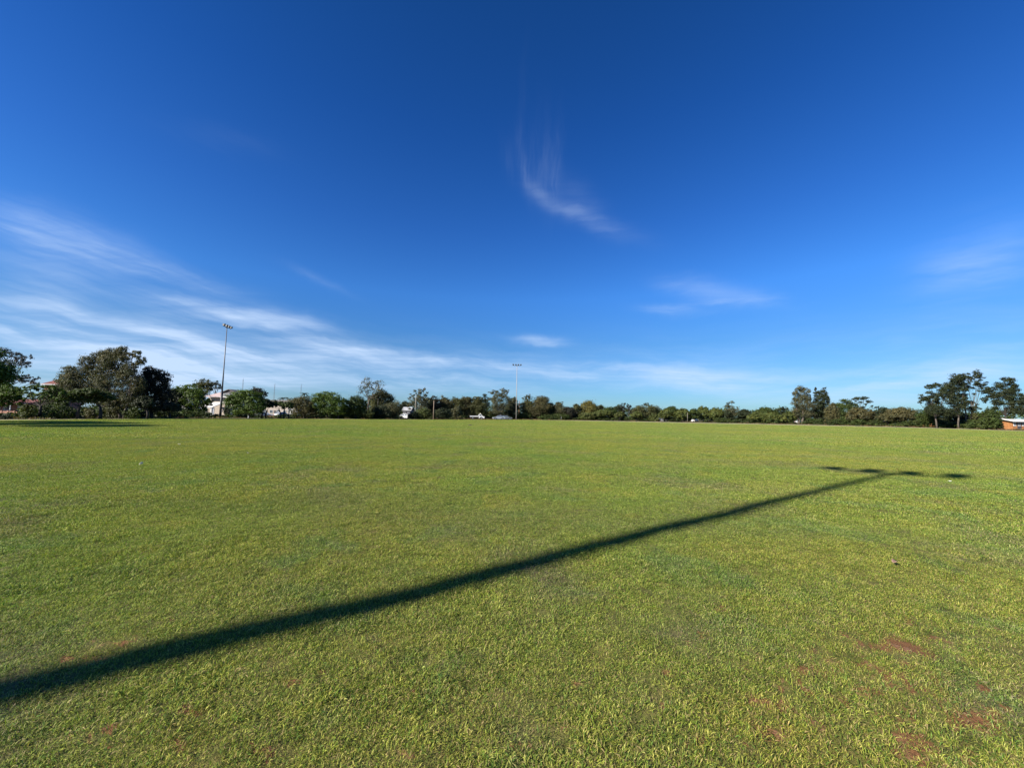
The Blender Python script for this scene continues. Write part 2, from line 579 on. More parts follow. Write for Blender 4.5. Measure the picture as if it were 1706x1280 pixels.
def polar_sheet(name, azs, rads, edge=None, z=0.0, rel=False, mat=None, centre=True):
    az_, k = np.radians(np.asarray(azs)), np.asarray(rads)
    A, K = np.meshgrid(az_, k, indexing='ij')
    if edge is not None:
        ed = np.interp(np.degrees(az_), EA, ER)[:, None]
        K = np.minimum(K, 1.0) * 0 + np.where(K <= 1, K, K)
        Rr = 0.9 * (ed / 0.9) ** K
    else:
        Rr = K
    x, y = Rr * np.sin(A), Rr * np.cos(A)
    zz = relief(x, y) if rel else np.zeros_like(x)
    V = np.stack([x, y, zz + z], -1).reshape(-1, 3)
    na, nk = A.shape
    i, j = np.meshgrid(np.arange(na - 1), np.arange(nk - 1), indexing='ij')
    a0 = (i * nk + j).ravel()
    Q = np.stack([a0, a0 + 1, a0 + nk + 1, a0 + nk], 1)
    V = np.concatenate([V, [[0, 0, z]]])
    me = np_mesh(name, V, Q[:, ::-1].copy())
    # centre fan
    import bmesh
    bm = bmesh.new()
    bm.from_mesh(me)
    bm.verts.ensure_lookup_table()
    cv = bm.verts[len(V) - 1]
    for a in range(na - 1):
        bm.faces.new((cv, bm.verts[(a + 1) * nk], bm.verts[a * nk]))
    bmesh.ops.remove_doubles(bm, verts=bm.verts, dist=1e-4)
    bmesh.ops.recalc_face_normals(bm, faces=bm.faces)
    bm.to_mesh(me)
    bm.free()
    if me.polygons[0].normal.z < 0:
        me.flip_normals()
    me.polygons.foreach_set('use_smooth', [True] * len(me.polygons))
    return link(name, me, mat)


azs = np.concatenate([np.arange(-180, -76, 6), np.arange(-75, 75.1, 0.45), np.arange(80, 181, 5)])
ks = np.linspace(0, 1, 260)
field = polar_sheet('field', azs, ks, edge=True, rel=True, mat=field_mat())
tag(field, kind='structure')
me = field.data
co = np.empty(len(me.vertices) * 3, np.float32)
me.vertices.foreach_get('co', co)
co = co.reshape(-1, 3)
at = me.attributes.new('bare', 'FLOAT', 'POINT')
at.data.foreach_set('value', bare(co[:, 0].astype(float), co[:, 1].astype(float)).astype(np.float32))

gmb = MB()
S = 3000
gmb.add([(-S, -S, -.03), (S, -S, -.03), (S, S, -.03), (-S, S, -.03)], [(0, 1, 2, 3)])
tag(gmb.build('ground', earth_mat()), kind='structure')

# pale limestone path round the field
PATH_M = solid('limestone_gravel', (0.42, 0.39, 0.24), .95, scale=1.5, var=.25, bump=.4, spec=.1)
pv, pf = [], []
for a_ in np.arange(-60, 70, 1.0):
    e_ = float(np.interp(a_, EA, ER))
    for dr in (0.4, float(np.interp(a_, [-60, 2, 12, 40, 52, 70], [2.6, 3, 12, 12, 7, 5])) + .5 * math.sin(a_ * .7)):
        pv.append(((e_ + dr) * math.sin(R(a_)), (e_ + dr) * math.cos(R(a_)), -.005))
for i in range(len(pv) // 2 - 1):
    pf.append((2 * i, 2 * i + 2, 2 * i + 3, 2 * i + 1))
b_ = MB()
b_.add(pv, pf)
po = b_.build('path', PATH_M)
if po.data.polygons[0].normal.z < 0:
    po.data.flip_normals()
tag(po, kind='structure')

# ------------------------------------------------------------------ grass
GM = grass_mat()
GREENS = np.array([(0.200, 0.282, 0.042), (0.280, 0.328, 0.060), (0.350, 0.365, 0.088), (0.130, 0.235, 0.052), (0.44, 0.45, 0.145), (0.095, 0.15, 0.032)])
STRAW = np.array([(0.44, 0.36, 0.19), (0.34, 0.27, 0.15)])


def blades(n, radius, length, width, square=False, droop=0.9, seg=2, straw=.09, flat=False):
    g = rng
    if square:
        x, y = g.uniform(-radius, radius, n), g.uniform(-radius, radius, n)
    else:
        rr, tt = radius * np.sqrt(g.uniform(0, 1, n)), g.uniform(0, 2 * np.pi, n)
        x, y = rr * np.cos(tt), rr * np.sin(tt)
    th = g.uniform(0, 2 * np.pi, n)
    L = length * g.uniform(.5, 1.25, n)
    lean = np.clip(g.normal(.95, .3, n), .2, 1.45)          # from upright
    w = width * g.uniform(.6, 1.2, n)
    d = np.stack([np.cos(th), np.sin(th)], 1)
    s_ = np.stack([-np.sin(th), np.cos(th)], 1)
    base = np.stack([x, y, np.full(n, -.002)], 1)
    mid = base.copy()
    mid[:, :2] += d * (np.sin(lean * .6) * L * .5)[:, None]
    mid[:, 2] += np.cos(lean * .6) * L * .5
    tip = mid.copy()
    l2 = np.clip(lean * (1 + droop * .4), 0, 1.7)
    tip[:, :2] += d * (np.sin(l2) * L * .5)[:, None]
    tip[:, 2] += np.cos(l2) * L * .5
    sw = np.concatenate([s_ * (w / 2)[:, None], np.zeros((n, 1))], 1)
    tw = g.uniform(-.6, .6, n)
    sw[:, 2] = tw * w * .5
    if flat:
        k_ = g.uniform(0, 1, n) < .45          # runners lying on the soil
        mid[k_, 2] *= .35
        tip[k_, 2] = mid[k_, 2] * .8
    V = np.stack([base - sw * .7, base + sw * .7, mid + sw, mid - sw, tip + sw * .12, tip - sw * .12], 1)
    idx = np.arange(n)[:, None] * 6
    Q = np.concatenate([idx + [0, 1, 2, 3], idx + [3, 2, 4, 5]], 0)
    c = GREENS[g.integers(0, len(GREENS), n)] * g.uniform(.7, 1.2, (n, 1))
    dead = g.uniform(0, 1, n) < straw
    c[dead] = STRAW[g.integers(0, 2, dead.sum())] * g.uniform(.6, 1.1, (dead.sum(), 1))
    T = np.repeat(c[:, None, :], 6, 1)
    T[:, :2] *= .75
    return V.reshape(-1, 3), Q, T.reshape(-1, 3)


def tuft_collection(name, count, **kw):
    c = bpy.data.collections.new(name)
    for i in range(count):
        V, Q, T = blades(**kw)
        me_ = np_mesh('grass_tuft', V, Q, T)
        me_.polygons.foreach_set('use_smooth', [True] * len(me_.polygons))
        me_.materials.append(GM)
        o = bpy.data.objects.new('grass_tuft', me_)
        c.objects.link(o)
    return c


def scatter(name, collection, n_kinds, pts, scl, tilt=.12):
    n = len(pts)
    me_ = bpy.data.meshes.new(name)
    me_.vertices.add(n)
    me_.vertices.foreach_set('co', pts.astype(np.float32).ravel())
    rot = np.stack([rng.uniform(-tilt, tilt, n), rng.uniform(-tilt, tilt, n), rng.uniform(0, 6.283, n)], 1)
    a = me_.attributes.new('rot', 'FLOAT_VECTOR', 'POINT'); a.data.foreach_set('vector', rot.astype(np.float32).ravel())
    a = me_.attributes.new('scl', 'FLOAT', 'POINT'); a.data.foreach_set('value', scl.astype(np.float32))
    a = me_.attributes.new('pick', 'INT', 'POINT'); a.data.foreach_set('value', rng.integers(0, n_kinds, n).astype(np.int32))
    o = link(name, me_, None)
    ng = bpy.data.node_groups.new(name, 'GeometryNodeTree')
    ng.interface.new_socket('Geometry', in_out='INPUT', socket_type='NodeSocketGeometry')
    ng.interface.new_socket('Geometry', in_out='OUTPUT', socket_type='NodeSocketGeometry')
    gi, go = ng.nodes.new('NodeGroupInput'), ng.nodes.new('NodeGroupOutput')
    ip = ng.nodes.new('GeometryNodeInstanceOnPoints')
    ci = ng.nodes.new('GeometryNodeCollectionInfo')
    ci.inputs[0].default_value = collection
    ci.inputs['Separate Children'].default_value = True
    ci.inputs['Reset Children'].default_value = True

    def na(nm, t):
        k = ng.nodes.new('GeometryNodeInputNamedAttribute')
        k.data_type = t
        k.inputs[0].default_value = nm
        return k.outputs[0]
    er = ng.nodes.new('FunctionNodeEulerToRotation')
    ng.links.new(na('rot', 'FLOAT_VECTOR'), er.inputs[0])
    ng.links.new(gi.outputs[0], ip.inputs['Points'])
    ng.links.new(ci.outputs[0], ip.inputs['Instance'])
    ip.inputs['Pick Instance'].default_value = True
    ng.links.new(na('pick', 'INT'), ip.inputs['Instance Index'])
    ng.links.new(er.outputs[0], ip.inputs['Rotation'])
    ng.links.new(na('scl', 'FLOAT'), ip.inputs['Scale'])
    ng.links.new(ip.outputs[0], go.inputs[0])
    md = o.modifiers.new('scatter', 'NODES')
    md.node_group = ng
    return o


def wedge_grid(r0, r1, step, half=62.0):
    n = int(r1 / step) + 1
    gx, gy = np.meshgrid(np.arange(-n, n + 1) * step, np.arange(0, n + 1) * step)
    gx, gy = gx.ravel(), gy.ravel()
    gx = gx + rng.uniform(-.3, .3, len(gx)) * step
    gy = gy + rng.uniform(-.3, .3, len(gy)) * step
    r, a = np.hypot(gx, gy), np.degrees(np.arctan2(gx, gy))
    k = (r > r0) & (r < r1) & (np.abs(a) < half)
    return gx[k], gy[k], r[k], a[k]


def wedge_points(r0, r1, per_m2, half=62.0):
    area = math.radians(2 * half) * (r1 * r1 - r0 * r0) / 2
    n = int(area * per_m2)
    r = np.sqrt(rng.uniform(r0 * r0, r1 * r1, n))
    a = np.radians(rng.uniform(-half, half, n))
    return r * np.sin(a), r * np.cos(a), r, np.degrees(a)


# nearest lawn: small tufts, thin over the bare soil
x, y, r_, a_ = wedge_points(0.7, 9.5, 620)
bm_ = bare(x, y)
thin = vnoise(x * 2.2, y * 2.2, 21)
thin2 = vnoise(x * 7, y * 7, 22)
keep = rng.uniform(0, 1, len(x)) < np.clip((1.0 - .93 * bm_ ** 1.2) * (0.72 + .6 * np.clip(thin * .6 + thin2 * .8 - .15, 0, 1)), 0.03, 1) * np.clip((9.8 - r_) / 2, 0, 1)
x, y, bm_, thin = x[keep], y[keep], bm_[keep], thin[keep]
pts = np.stack([x, y, relief(x, y)], 1)
scl = rng.uniform(.7, 1.25, len(x)) * (1 - .35 * bm_) * (.8 + .4 * thin)
near = scatter('near_grass', tuft_collection('tuft_small', 12, n=60, radius=.075, length=.026, width=.0029, flat=True, straw=.13), 12, pts, scl, .2)
tag(near, 'short patchy lawn blades nearest the camera with red soil showing', 'grass', kind='stuff')
# middle distance
x, y, r_, a_ = wedge_grid(6.8, 32, .34)
keep = (rng.uniform(0, 1, len(x)) < np.clip((r_ - 6.8) / 2, 0, 1)) & (r_ < np.interp(a_, EA, ER) - .3)
x, y = x[keep], y[keep]
pts = np.stack([x, y, relief(x, y)], 1)
mid = scatter('lawn_grass', tuft_collection('tuft_mid', 6, n=1100, radius=.27, length=.030, width=.0062, square=True, seg=2), 6, pts,
              rng.uniform(.85, 1.15, len(x)), .03)
tag(mid, 'mown green lawn across the middle of the sports field', 'grass', kind='stuff')
# far field
x, y, r_, a_ = wedge_grid(30, 175, 1.42)
keep = r_ < np.interp(a_, EA, ER) - 1.0
x, y = x[keep], y[keep]
pts = np.stack([x, y, relief(x, y)], 1)
far = scatter('far_grass', tuft_collection('tuft_far', 5, n=2600, radius=1.15, length=.05, width=.02, square=True), 5, pts,
              rng.uniform(.9, 1.1, len(x)), .0)
tag(far, 'mown green lawn running out to the far edge of the field', 'grass', kind='stuff')

# ------------------------------------------------------------------ trees
def leaf_quads(c, nrm, size, aspect, tint, droop=False):
    n = len(c)
    nrm = nrm / np.maximum(np.linalg.norm(nrm, axis=1, keepdims=True), 1e-6)
    t = rng.normal(size=(n, 3))
    if droop:
        t[:, 2] -= 1.2
    t -= nrm * (t * nrm).sum(1, keepdims=True)
    t /= np.maximum(np.linalg.norm(t, axis=1, keepdims=True), 1e-6)
    b = np.cross(nrm, t)
    L = (size * rng.uniform(.6, 1.35, n))[:, None] * .5
    w = L / aspect
    V = np.stack([c - t * L, c + b * w, c + t * L, c - b * w], 1).reshape(-1, 3)
    Q = (np.arange(n)[:, None] * 4 + np.arange(4)[None, :])
    T = np.repeat(tint[:, None, :], 4, 1).reshape(-1, 3)
    return V, Q, T


def crown_points(lobe, style, size, cover):
    cx, cy, cz, rx, ry, rz = lobe
    area = math.pi * rx * rz
    n = int(max(60, cover * area / (size * size * .15)))
    K = max(7, int(n / 34))
    d = rng.normal(size=(K, 3))
    d /= np.linalg.norm(d, axis=1, keepdims=True)
    rad = rng.uniform(.15, 1, K) ** (.45 if style != 'gum' else .6)
    if style == 'umb':
        d[:, 2] = np.where(d[:, 2] < -.25, -d[:, 2] * .6, d[:, 2])
        rad = rng.uniform(.5, 1, K) ** .35
    if style in ('broad', 'shrub', 'conifer'):
        rad = rng.uniform(.3, 1, K) ** .4
    cen = d * rad[:, None]
    rc = {'gum': .20, 'umb': .12, 'broad': .19, 'bare': .3, 'shrub': .2, 'conifer': .2}[style]
    k = rng.integers(0, K, n)
    off = rng.normal(size=(n, 3)) * rc * rng.uniform(.6, 1.2, (K, 1))[k]
    off[:, 2] *= .75
    p = cen[k] + off
    nr = off / rc * .7 + cen[k] * .5 + rng.normal(size=(n, 3)) * .55
    nr[:, 2] += .35
    ct = rng.uniform(.68, 1.3, K)
    t = np.repeat((ct[k] * rng.uniform(.75, 1.25, n))[:, None], 3, 1)
    hue = rng.normal(0, .07, K)[k]
    t[:, 0] *= 1 + hue
    t[:, 2] *= 1 - hue
    if style == 'umb':          # flat underside
        keep = p[:, 2] > -.45 + .1 * rng.normal(size=n)
        p, nr, t = p[keep], nr[keep], t[keep]
    W_ = p * np.array([rx, ry, rz]) + np.array([cx, cy, cz])
    return W_, nr, t


def make_tree(name, label, lobes_px, depth, style, colr, trunks, cat='tree', group=None, bark=None, cover=2.6,
              size=None, trunk_r=None, limb=True, droop=False, yscale=1.0):
    """lobes_px: (column, row, half width, half height) of each leaf mass in the photograph, at distance `depth`"""
    xs = [l[0] for l in lobes_px]
    base_px = trunks[0] if trunks else sum(xs) / len(xs)
    base = G(base_px, depth)
    root = empty(name, base)
    tag(root, label, cat, group)
    size = size or (0.225 if depth < 75 else 0.30 if depth < 115 else 0.37)
    cosv = 1 / math.sqrt(1 + (abs(base.x) / depth) ** 2)
    lob = []
    m = depth / FPX
    for l in lobes_px:
        p = P(l[0], l[1], depth)
        kk = {'gum': 1.3, 'umb': 1.22, 'conifer': 1.1, 'broad': 1.15, 'shrub': 1.1, 'bare': 1.3}[style]
        rx, rz = l[2] * m * (cosv ** .5) * kk, l[3] * m * (kk - .05)
        dy = (l[4] if len(l) > 4 else random.uniform(-.35, .35) * rx)
        lob.append((p.x - base.x, dy, p.z, rx, rx * cosv * yscale, rz))
    Vs, Qs, Ts, nv = [], [], [], 0
    for lb in lob:
        c, nr, t = crown_points(lb, style, size, cover)
        keep = c[:, 2] > .12
        V, Q, T = leaf_quads(c[keep], nr[keep], size, 2.0 if style != 'gum' else 2.6, t[keep], droop)
        Vs.append(V); Qs.append(Q + nv); Ts.append(T)
        nv += len(V)
    me_ = np_mesh('crown', np.concatenate(Vs), np.concatenate(Qs), np.concatenate(Ts))
    link('foliage' if cat == 'shrub' else 'crown', me_, LM[colr], root)
    # trunks and limbs
    mb = MB()
    bark = bark or BARK_D
    H = max(l[2] for l in lob)
    tr = trunk_r or max(.10, min(.38, H * .028))
    stems = [G(t, depth) - base for t in (trunks or [base_px])]
    for si, s0 in enumerate(stems):
        mine = [l for i, l in enumerate(lob) if min(range(len(stems)), key=lambda q: abs(stems[q].x - l[0])) == si] or lob[:1]
        low = min(l[2] - l[5] * .3 for l in mine)
        cxm = sum(l[0] for l in mine) / len(mine)
        cym = sum(l[1] for l in mine) / len(mine)
        zf = max(.3, low * .75)
        fork = Vector((s0.x + (cxm - s0.x) * .25 + random.uniform(-.15, .15), cym * .3, zf))
        mb.tube([(s0.x, s0.y, -.1), (s0.x + random.uniform(-.1, .1), s0.y, zf * .5), fork], [tr * 1.25, tr, tr * .85], 7)
        if limb:
            for l in sorted(mine, key=lambda q: -q[3])[:14]:
                e = Vector((l[0], l[1], l[2] + l[5] * .15))
                midp = fork.lerp(e, .5) + Vector((random.uniform(-.3, .3), random.uniform(-.3, .3), -.08 * (e - fork).length))
                mb.tube([fork, midp, e], [tr * .42, tr * .24, tr * .08], 5, cap=False)
                for q in range(3 if style != 'bare' else 9):
                    a = random.uniform(.3, 1)
                    st = midp.lerp(e, a)
                    dd = Vector((random.gauss(0, 1), random.gauss(0, 1), random.gauss(.4, .6))).normalized()
                    en = e + Vector((dd.x * l[3], dd.y * l[4], dd.z * l[5])) * .8
                    mb.tube([st, st.lerp(en, .5) + Vector((0, 0, .1)), en], [tr * .13, tr * .09, tr * .03], 4, cap=False)
    mb.build('stems' if cat == 'shrub' else 'trunk', bark, root, smooth=True)
    return root


def dome(x0, x1, y0, y1, n=5, flat=.5):
    """leaf masses filling a rounded crown"""
    w, h = (x1 - x0), (y1 - y0)
    out = [((x0 + x1) / 2, y0 + h * .5, w * .34, h * .5)]
    for i in range(n):
        t = (i + .5) / n
        u = (t - .5) * 2
        top = y0 + h * flat * .55 * (abs(u) ** 2.2)
        rr = w / n * random.uniform(.62, .85)
        rh = max(h * .28, min(h * .42, rr))
        out.append((x0 + w * (.08 + .84 * t), top + rh, rr, rh))
        if h > rr * 1.2:
            out.append((x0 + w * (.1 + .8 * t) + random.uniform(-1, 1), y1 - rh * .8, rr, rh * .8))
    return out


def gumlobes(x0, x1, y0, y1, n=14, r=.13, taper=.7):
    """separate leaf clumps of an open gum crown"""
    out = []
    w, h = x1 - x0, y1 - y0
    for i in range(n):
        v = random.random() ** .8
        half = .5 * (1 - taper * (1 - v) ** 1.5) if v > .05 else .15
        u = .5 + random.uniform(-half, half) * (.95)
        rr = max(1.6, min(w, h) * r * random.uniform(.7, 1.4))
        out.append((x0 + u * w, y0 + rr + v * (h - 2 * rr), rr * 1.25, rr))
    return out


GD = 'domed olive trees in a row along the far right edge of the field'
GG = 'grey-green gums in the belt of trees across the far side'
GS = 'low shrubs along the foot of the tree belt'
GB = 'dense green broad-leaved trees on the left side of the field'

# --- left side
make_tree('gum_tree', 'dark sparse gum leaning in from the left picture edge above the bright green tree',
          [(2, 586, 14, 8), (-14, 590, 14, 10), (20, 590, 9, 4), (24, 603, 12, 8), (38, 596, 9, 6), (45, 606, 10, 6), (50, 594, 5, 3),
           (6, 607, 12, 7), (-12, 612, 16, 10), (12, 622, 10, 4), (28, 629, 13, 5), (42, 632, 12, 6), (58, 637, 8, 5), (62, 631, 5, 3),
           (50, 627, 5, 3), (8, 632, 14, 6), (-20, 632, 16, 8)], 66, 'gum', 'purple', [-24], cover=1.5, bark=BARK_D, trunk_r=.3)
make_tree('broad_tree', 'bright green tree at the left picture edge in front of the low red house',
          dome(-32, 40, 640, 675, 5) + [(10, 655, 26, 10)], 60, 'broad', 'green', [-6], group=GB, cover=2.2)
make_tree('wattle_tree', 'spreading bright green tree with an open forked dark trunk second from the left edge',
          [(42, 656, 12, 6), (54, 650, 13, 6), (68, 647, 14, 6), (84, 649, 13, 6), (97, 655, 11, 7), (58, 661, 13, 5), (78, 660, 14, 6), (95, 665, 9, 5),
           (44, 667, 9, 5), (106, 660, 8, 6)], 56, 'umb', 'green', [66], cover=1.9, trunk_r=.17)
make_tree('umbrella_tree', 'flat-topped dark tree with black underside just left of the big gum',
          [(117, 664, 13, 9), (130, 658, 18, 8), (146, 656, 18, 8), (128, 668, 16, 8)], 58, 'umb', 'mid', [129], cover=3.6, trunk_r=.2)
make_tree('umbrella_tree', 'flat-topped dark tree standing directly before the big gum',
          [(160, 659, 16, 8), (172, 665, 13, 9), (158, 668, 14, 8)], 59, 'umb', 'mid', [166], cover=3.6, trunk_r=.2)
make_tree('gum_tree', 'biggest spreading grey-green gum on the left with pale forked limbs',
          [(192, 590, 12, 9), (176, 590, 12, 10), (204, 586, 9, 8), (162, 596, 12, 10), (150, 606, 12, 10), (186, 604, 16, 11), (210, 598, 10, 8),
           (168, 614, 16, 12), (196, 616, 16, 12), (140, 620, 13, 10), (122, 620, 14, 9), (110, 628, 13, 9), (104, 637, 10, 8), (128, 634, 16, 10),
           (152, 632, 16, 12), (178, 634, 17, 12), (204, 634, 15, 12), (120, 648, 14, 9), (146, 648, 16, 10), (172, 650, 17, 9), (198, 654, 14, 8), (150, 662, 14, 9), (172, 668, 15, 10), (196, 676, 14, 10), (212, 664, 12, 12),
           (214, 618, 12, 10), (222, 590, 6, 5), (231, 592, 7, 6), (237, 602, 6, 6), (228, 606, 7, 6), (224, 640, 12, 14), (190, 668, 12, 10)],
          66, 'gum', 'grey', [200, 207], cover=3.0, bark=BARK_M, trunk_r=.22, droop=True)
make_tree('dense_tree', 'dark round-headed tree against the right side of the big gum',
          [(258, 624, 15, 9), (246, 618, 10, 7), (272, 630, 12, 10), (244, 636, 16, 14), (266, 642, 17, 12), (250, 656, 20, 14), (272, 655, 13, 12),
           (236, 652, 12, 14), (256, 674, 20, 12)], 70, 'broad', 'purple', [252], cover=3.2)
make_tree('umbrella_tree', 'small dark mop-headed tree below the dark round-headed tree',
          dome(222, 256, 662, 684, 3), 66, 'umb', 'dark', [245], cover=3.8, trunk_r=.16)
make_tree('shrub', 'pale yellow-green shrub beside the forked dark trunk at left', dome(33, 62, 674, 697, 3), 55, 'shrub', 'light', [48], cat='shrub', group=GS)
make_tree('shrub', 'low dark green shrub at the left picture edge', dome(-6, 20, 690, 702, 3), 51, 'shrub', 'dark', [8], cat='shrub', group=GS)
make_tree('shrub', 'bushy green shrub between the two flat-topped trees', dome(138, 160, 680, 698, 3), 63, 'shrub', 'olive', [148], cat='shrub', group=GS)
make_tree('shrub', 'olive shrub under the right side of the biggest gum', dome(170, 196, 678, 698, 3), 66, 'shrub', 'olive', [184], cat='shrub', group=GS)
make_tree('shrub', 'spreading low shrub under the dark round-headed tree', dome(205, 232, 682, 698, 3), 66, 'shrub', 'mid', [216], cat='shrub', group=GS)
make_tree('lollipop_tree', 'small brown-olive ball-headed tree on a short trunk left of the lit green tree',
          dome(268, 300, 672, 690, 3), 72, 'umb', 'brown', [283], cover=3.2, trunk_r=.14)
make_tree('broad_tree', 'green tree between the ball-headed tree and the tall floodlight pole',
          [(318, 648, 14, 7), (304, 654, 14, 9), (330, 656, 15, 9), (300, 666, 13, 10), (318, 668, 18, 11), (338, 668, 12, 9), (348, 671, 8, 6),
           (296, 650, 8, 5), (310, 682, 16, 8), (330, 682, 12, 7)], 86, 'broad', 'green', [322], group=GB)
make_tree('dense_tree', 'dark leafy mass between the dark round-headed tree and the green tree', dome(266, 300, 650, 690, 4), 84, 'broad', 'dark', [276], cover=2.8)
make_tree('broad_tree', 'green bushy tree below the dull red roof left of the big gum', dome(64, 116, 645, 690, 5), 78, 'broad', 'mid', [90], group=GB, cover=3.0)
make_tree('gum_tree', 'light olive gum rising behind the green tree near the white house',
          [(337, 638, 9, 6), (346, 642, 7, 8), (332, 646, 9, 7), (340, 652, 10, 7), (324, 643, 5, 3)], 118, 'gum', 'olive', [338], cover=2.6)
make_tree('gum_tree', 'small dark open-crowned tree behind the roof left of the floodlight pole',
          [(354, 641, 5, 4), (360, 639, 5, 4), (365, 643, 4, 5), (353, 648, 3, 3), (362, 647, 5, 2)], 150, 'gum', 'dark', [357], cover=2.0)
make_tree('broad_tree', 'green tree just right of the tall floodlight pole',
          [(408, 656, 15, 6), (395, 662, 14, 9), (420, 660, 15, 9), (388, 672, 12, 9), (405, 672, 18, 10), (426, 672, 14, 10), (436, 678, 8, 8),
           (384, 664, 8, 6), (396, 683, 14, 6), (420, 684, 14, 6)], 84, 'broad', 'green', [415], group=GB)
make_tree('gum_tree', 'dark gum head showing above the green tree right of the floodlight pole',
          [(424, 650, 7, 4), (433, 653, 8, 6), (439, 660, 5, 4), (428, 657, 8, 5), (442, 656, 3, 3)], 105, 'gum', 'purple', [430], cover=2.6)
make_tree('shrub', 'dark shrub at the foot of the tall floodlight pole', dome(372, 384, 678, 692, 3), 100, 'shrub', 'dark', [378], cat='shrub', group=GS)
make_tree('umbrella_tree', 'first of the three dark mop-headed trees, its trunk leaning left',
          [(440, 671, 9, 6), (433, 676, 8, 7), (446, 677, 8, 7)], 88, 'umb', 'dark', [436, 443], cover=4, trunk_r=.15)
make_tree('umbrella_tree', 'middle one of the three mop-headed trees with a lit green top',
          [(458, 673, 9, 5), (452, 677, 8, 6), (465, 677, 8, 7)], 90, 'umb', 'mid', [467], cover=4, trunk_r=.15)
make_tree('umbrella_tree', 'last of the three mop-headed trees beside the white shed',
          [(477, 676, 9, 6), (480, 680, 8, 6)], 89, 'umb', 'mid', [473, 481], cover=4, trunk_r=.14)
make_tree('gum_tree', 'hazy grey-brown loose tree right of the white shed',
          [(505, 668, 12, 7), (494, 672, 12, 8), (516, 674, 9, 9), (500, 682, 14, 9), (514, 686, 10, 8), (490, 668, 6, 4)], 96, 'gum', 'brown', [506],
          cover=2.8, bark=BARK_M, group=GG)
make_tree('broad_tree', 'largest of the rounded dark green trees left of centre',
          [(545, 659, 16, 6), (533, 663, 13, 8), (558, 664, 13, 8), (530, 674, 12, 9), (548, 674, 18, 10), (566, 674, 11, 10), (538, 685, 13, 6),
           (558, 686, 13, 6), (574, 671, 5, 7)], 97, 'broad', 'green', [546, 564], group=GB)
make_tree('broad_tree', 'rounded dark green tree between the largest one and the bare tree',
          dome(574, 612, 661, 692, 4), 100, 'broad', 'mid', [592], group=GB)
make_tree('gum_tree', 'nearly leafless tall grey tree rising left of centre',
          [(612, 636, 7, 5), (605, 644, 8, 6), (618, 642, 8, 6), (628, 638, 7, 5), (634, 646, 7, 6), (600, 652, 5, 4), (624, 652, 8, 5), (638, 652, 5, 4),
           (610, 655, 6, 4)], 122, 'bare', 'grey', [612], cover=.55, bark=BARK_M, trunk_r=.22)
make_tree('dense_tree', 'dense olive round tree behind the bare tree', dome(612, 658, 653, 688, 5), 128, 'broad', 'olive', [636])
make_tree('gum_tree', 'grey-green tree left of the small grey roof', gumlobes(636, 672, 670, 698, 14, .2), 108, 'gum', 'grey', [650, 660], cover=2.8, bark=BARK_M, group=GG)
make_tree('shrub', 'dark shrubs clump under the bare tree', dome(618, 652, 676, 696, 4), 104, 'shrub', 'dark', [634], cat='shrub', group=GS)
make_tree('shrub', 'yellowish shrub at the foot of the grey-green tree left of the grey roof', dome(600, 622, 684, 697, 3), 100, 'shrub', 'light', [610], cat='shrub', group=GS)
make_tree('gum_tree', 'small round tree top behind the grey roof', dome(667, 682, 669, 682, 3), 190, 'broad', 'dark', [675])
make_tree('gum_tree', 'ragged grey gum with upright bare tops beside the pale dead stem',
          [(706, 648, 2.5, 4), (701, 651, 4, 4), (697, 657, 5, 4), (708, 656, 3, 4), (691, 652, 3, 2), (686, 660, 4, 3), (682, 664, 3, 2), (712, 655, 2, 2),
           (700, 665, 8, 7), (712, 668, 9, 7), (692, 670, 7, 6), (705, 676, 10, 8), (686, 676, 7, 6)], 125, 'gum', 'grey', [703], cover=2.0, bark=BARK_P, group=GG)
# --- belt across the middle
mid_belt = [
    (712, 736, 657, 696, 'gum', 'purple', 'dark gum just right of the ragged grey gum', 130),
    (730, 754, 660, 696, 'gum', 'brown', 'brown-tinged gum behind the timber pole', 132),
    (748, 772, 659, 696, 'gum', 'olive', 'olive gum second to the right of the timber pole', 134),
    (764, 788, 661, 696, 'gum', 'brown', 'reddish-brown gum above the pale brushy shrubs', 136),
    (782, 806, 660, 696, 'gum', 'olive', 'olive gum above the white flatbed truck', 136),
    (845, 862, 658, 694, 'gum', 'grey', 'slim grey gum immediately left of the far floodlight pole', 150),
    (868, 888, 658, 697, 'gum', 'olive', 'left half of the bulky gums right of the far floodlight pole', 150),
    (884, 914, 660, 697, 'gum', 'brown', 'bulky brown-crowned gum right of the far floodlight pole', 150),
    (908, 926, 672, 698, 'broad', 'dark', 'low dark tree filling the dip right of the bulky gums', 152),
    (922, 942, 669, 698, 'gum', 'grey', 'grey gum left of the yellow-olive tree', 152),
    (938, 958, 675, 699, 'gum', 'purple', 'short dull gum beside the small white roof', 152),
    (953, 968, 673, 699, 'gum', 'olive', 'thin gum touching the left of the yellow-olive tree', 156),
]
for (x0, x1, y0, y1, stl, cc, lb, dd) in mid_belt:
    L_ = (gumlobes(x0, x1, y0, y0 + (y1 - y0) * .85, 17, .17, .55) + [((x0 + x1) / 2, (y0 + y1) / 2 + 4, (x1 - x0) * .42, (y1 - y0) * .36)]) if stl == 'gum' else dome(x0, x1, y0, y1 - 3, 4)
    make_tree('gum_tree' if stl == 'gum' else 'dense_tree', lb, L_, dd, stl, cc, [(x0 + x1) / 2 + random.uniform(-3, 3)], cover=2.6,
              bark=random.choice([BARK_P, BARK_M, BARK_M]), group=GG if stl == 'gum' else None)
make_tree('gum_tree', 'slender dark gum standing between the truck and the double-topped gum',
          [(808, 660, 3.5, 3), (805, 666, 5, 4), (812, 668, 5, 4), (808, 676, 6, 6)], 146, 'gum', 'dark', [808], cover=2.8, group=GG)
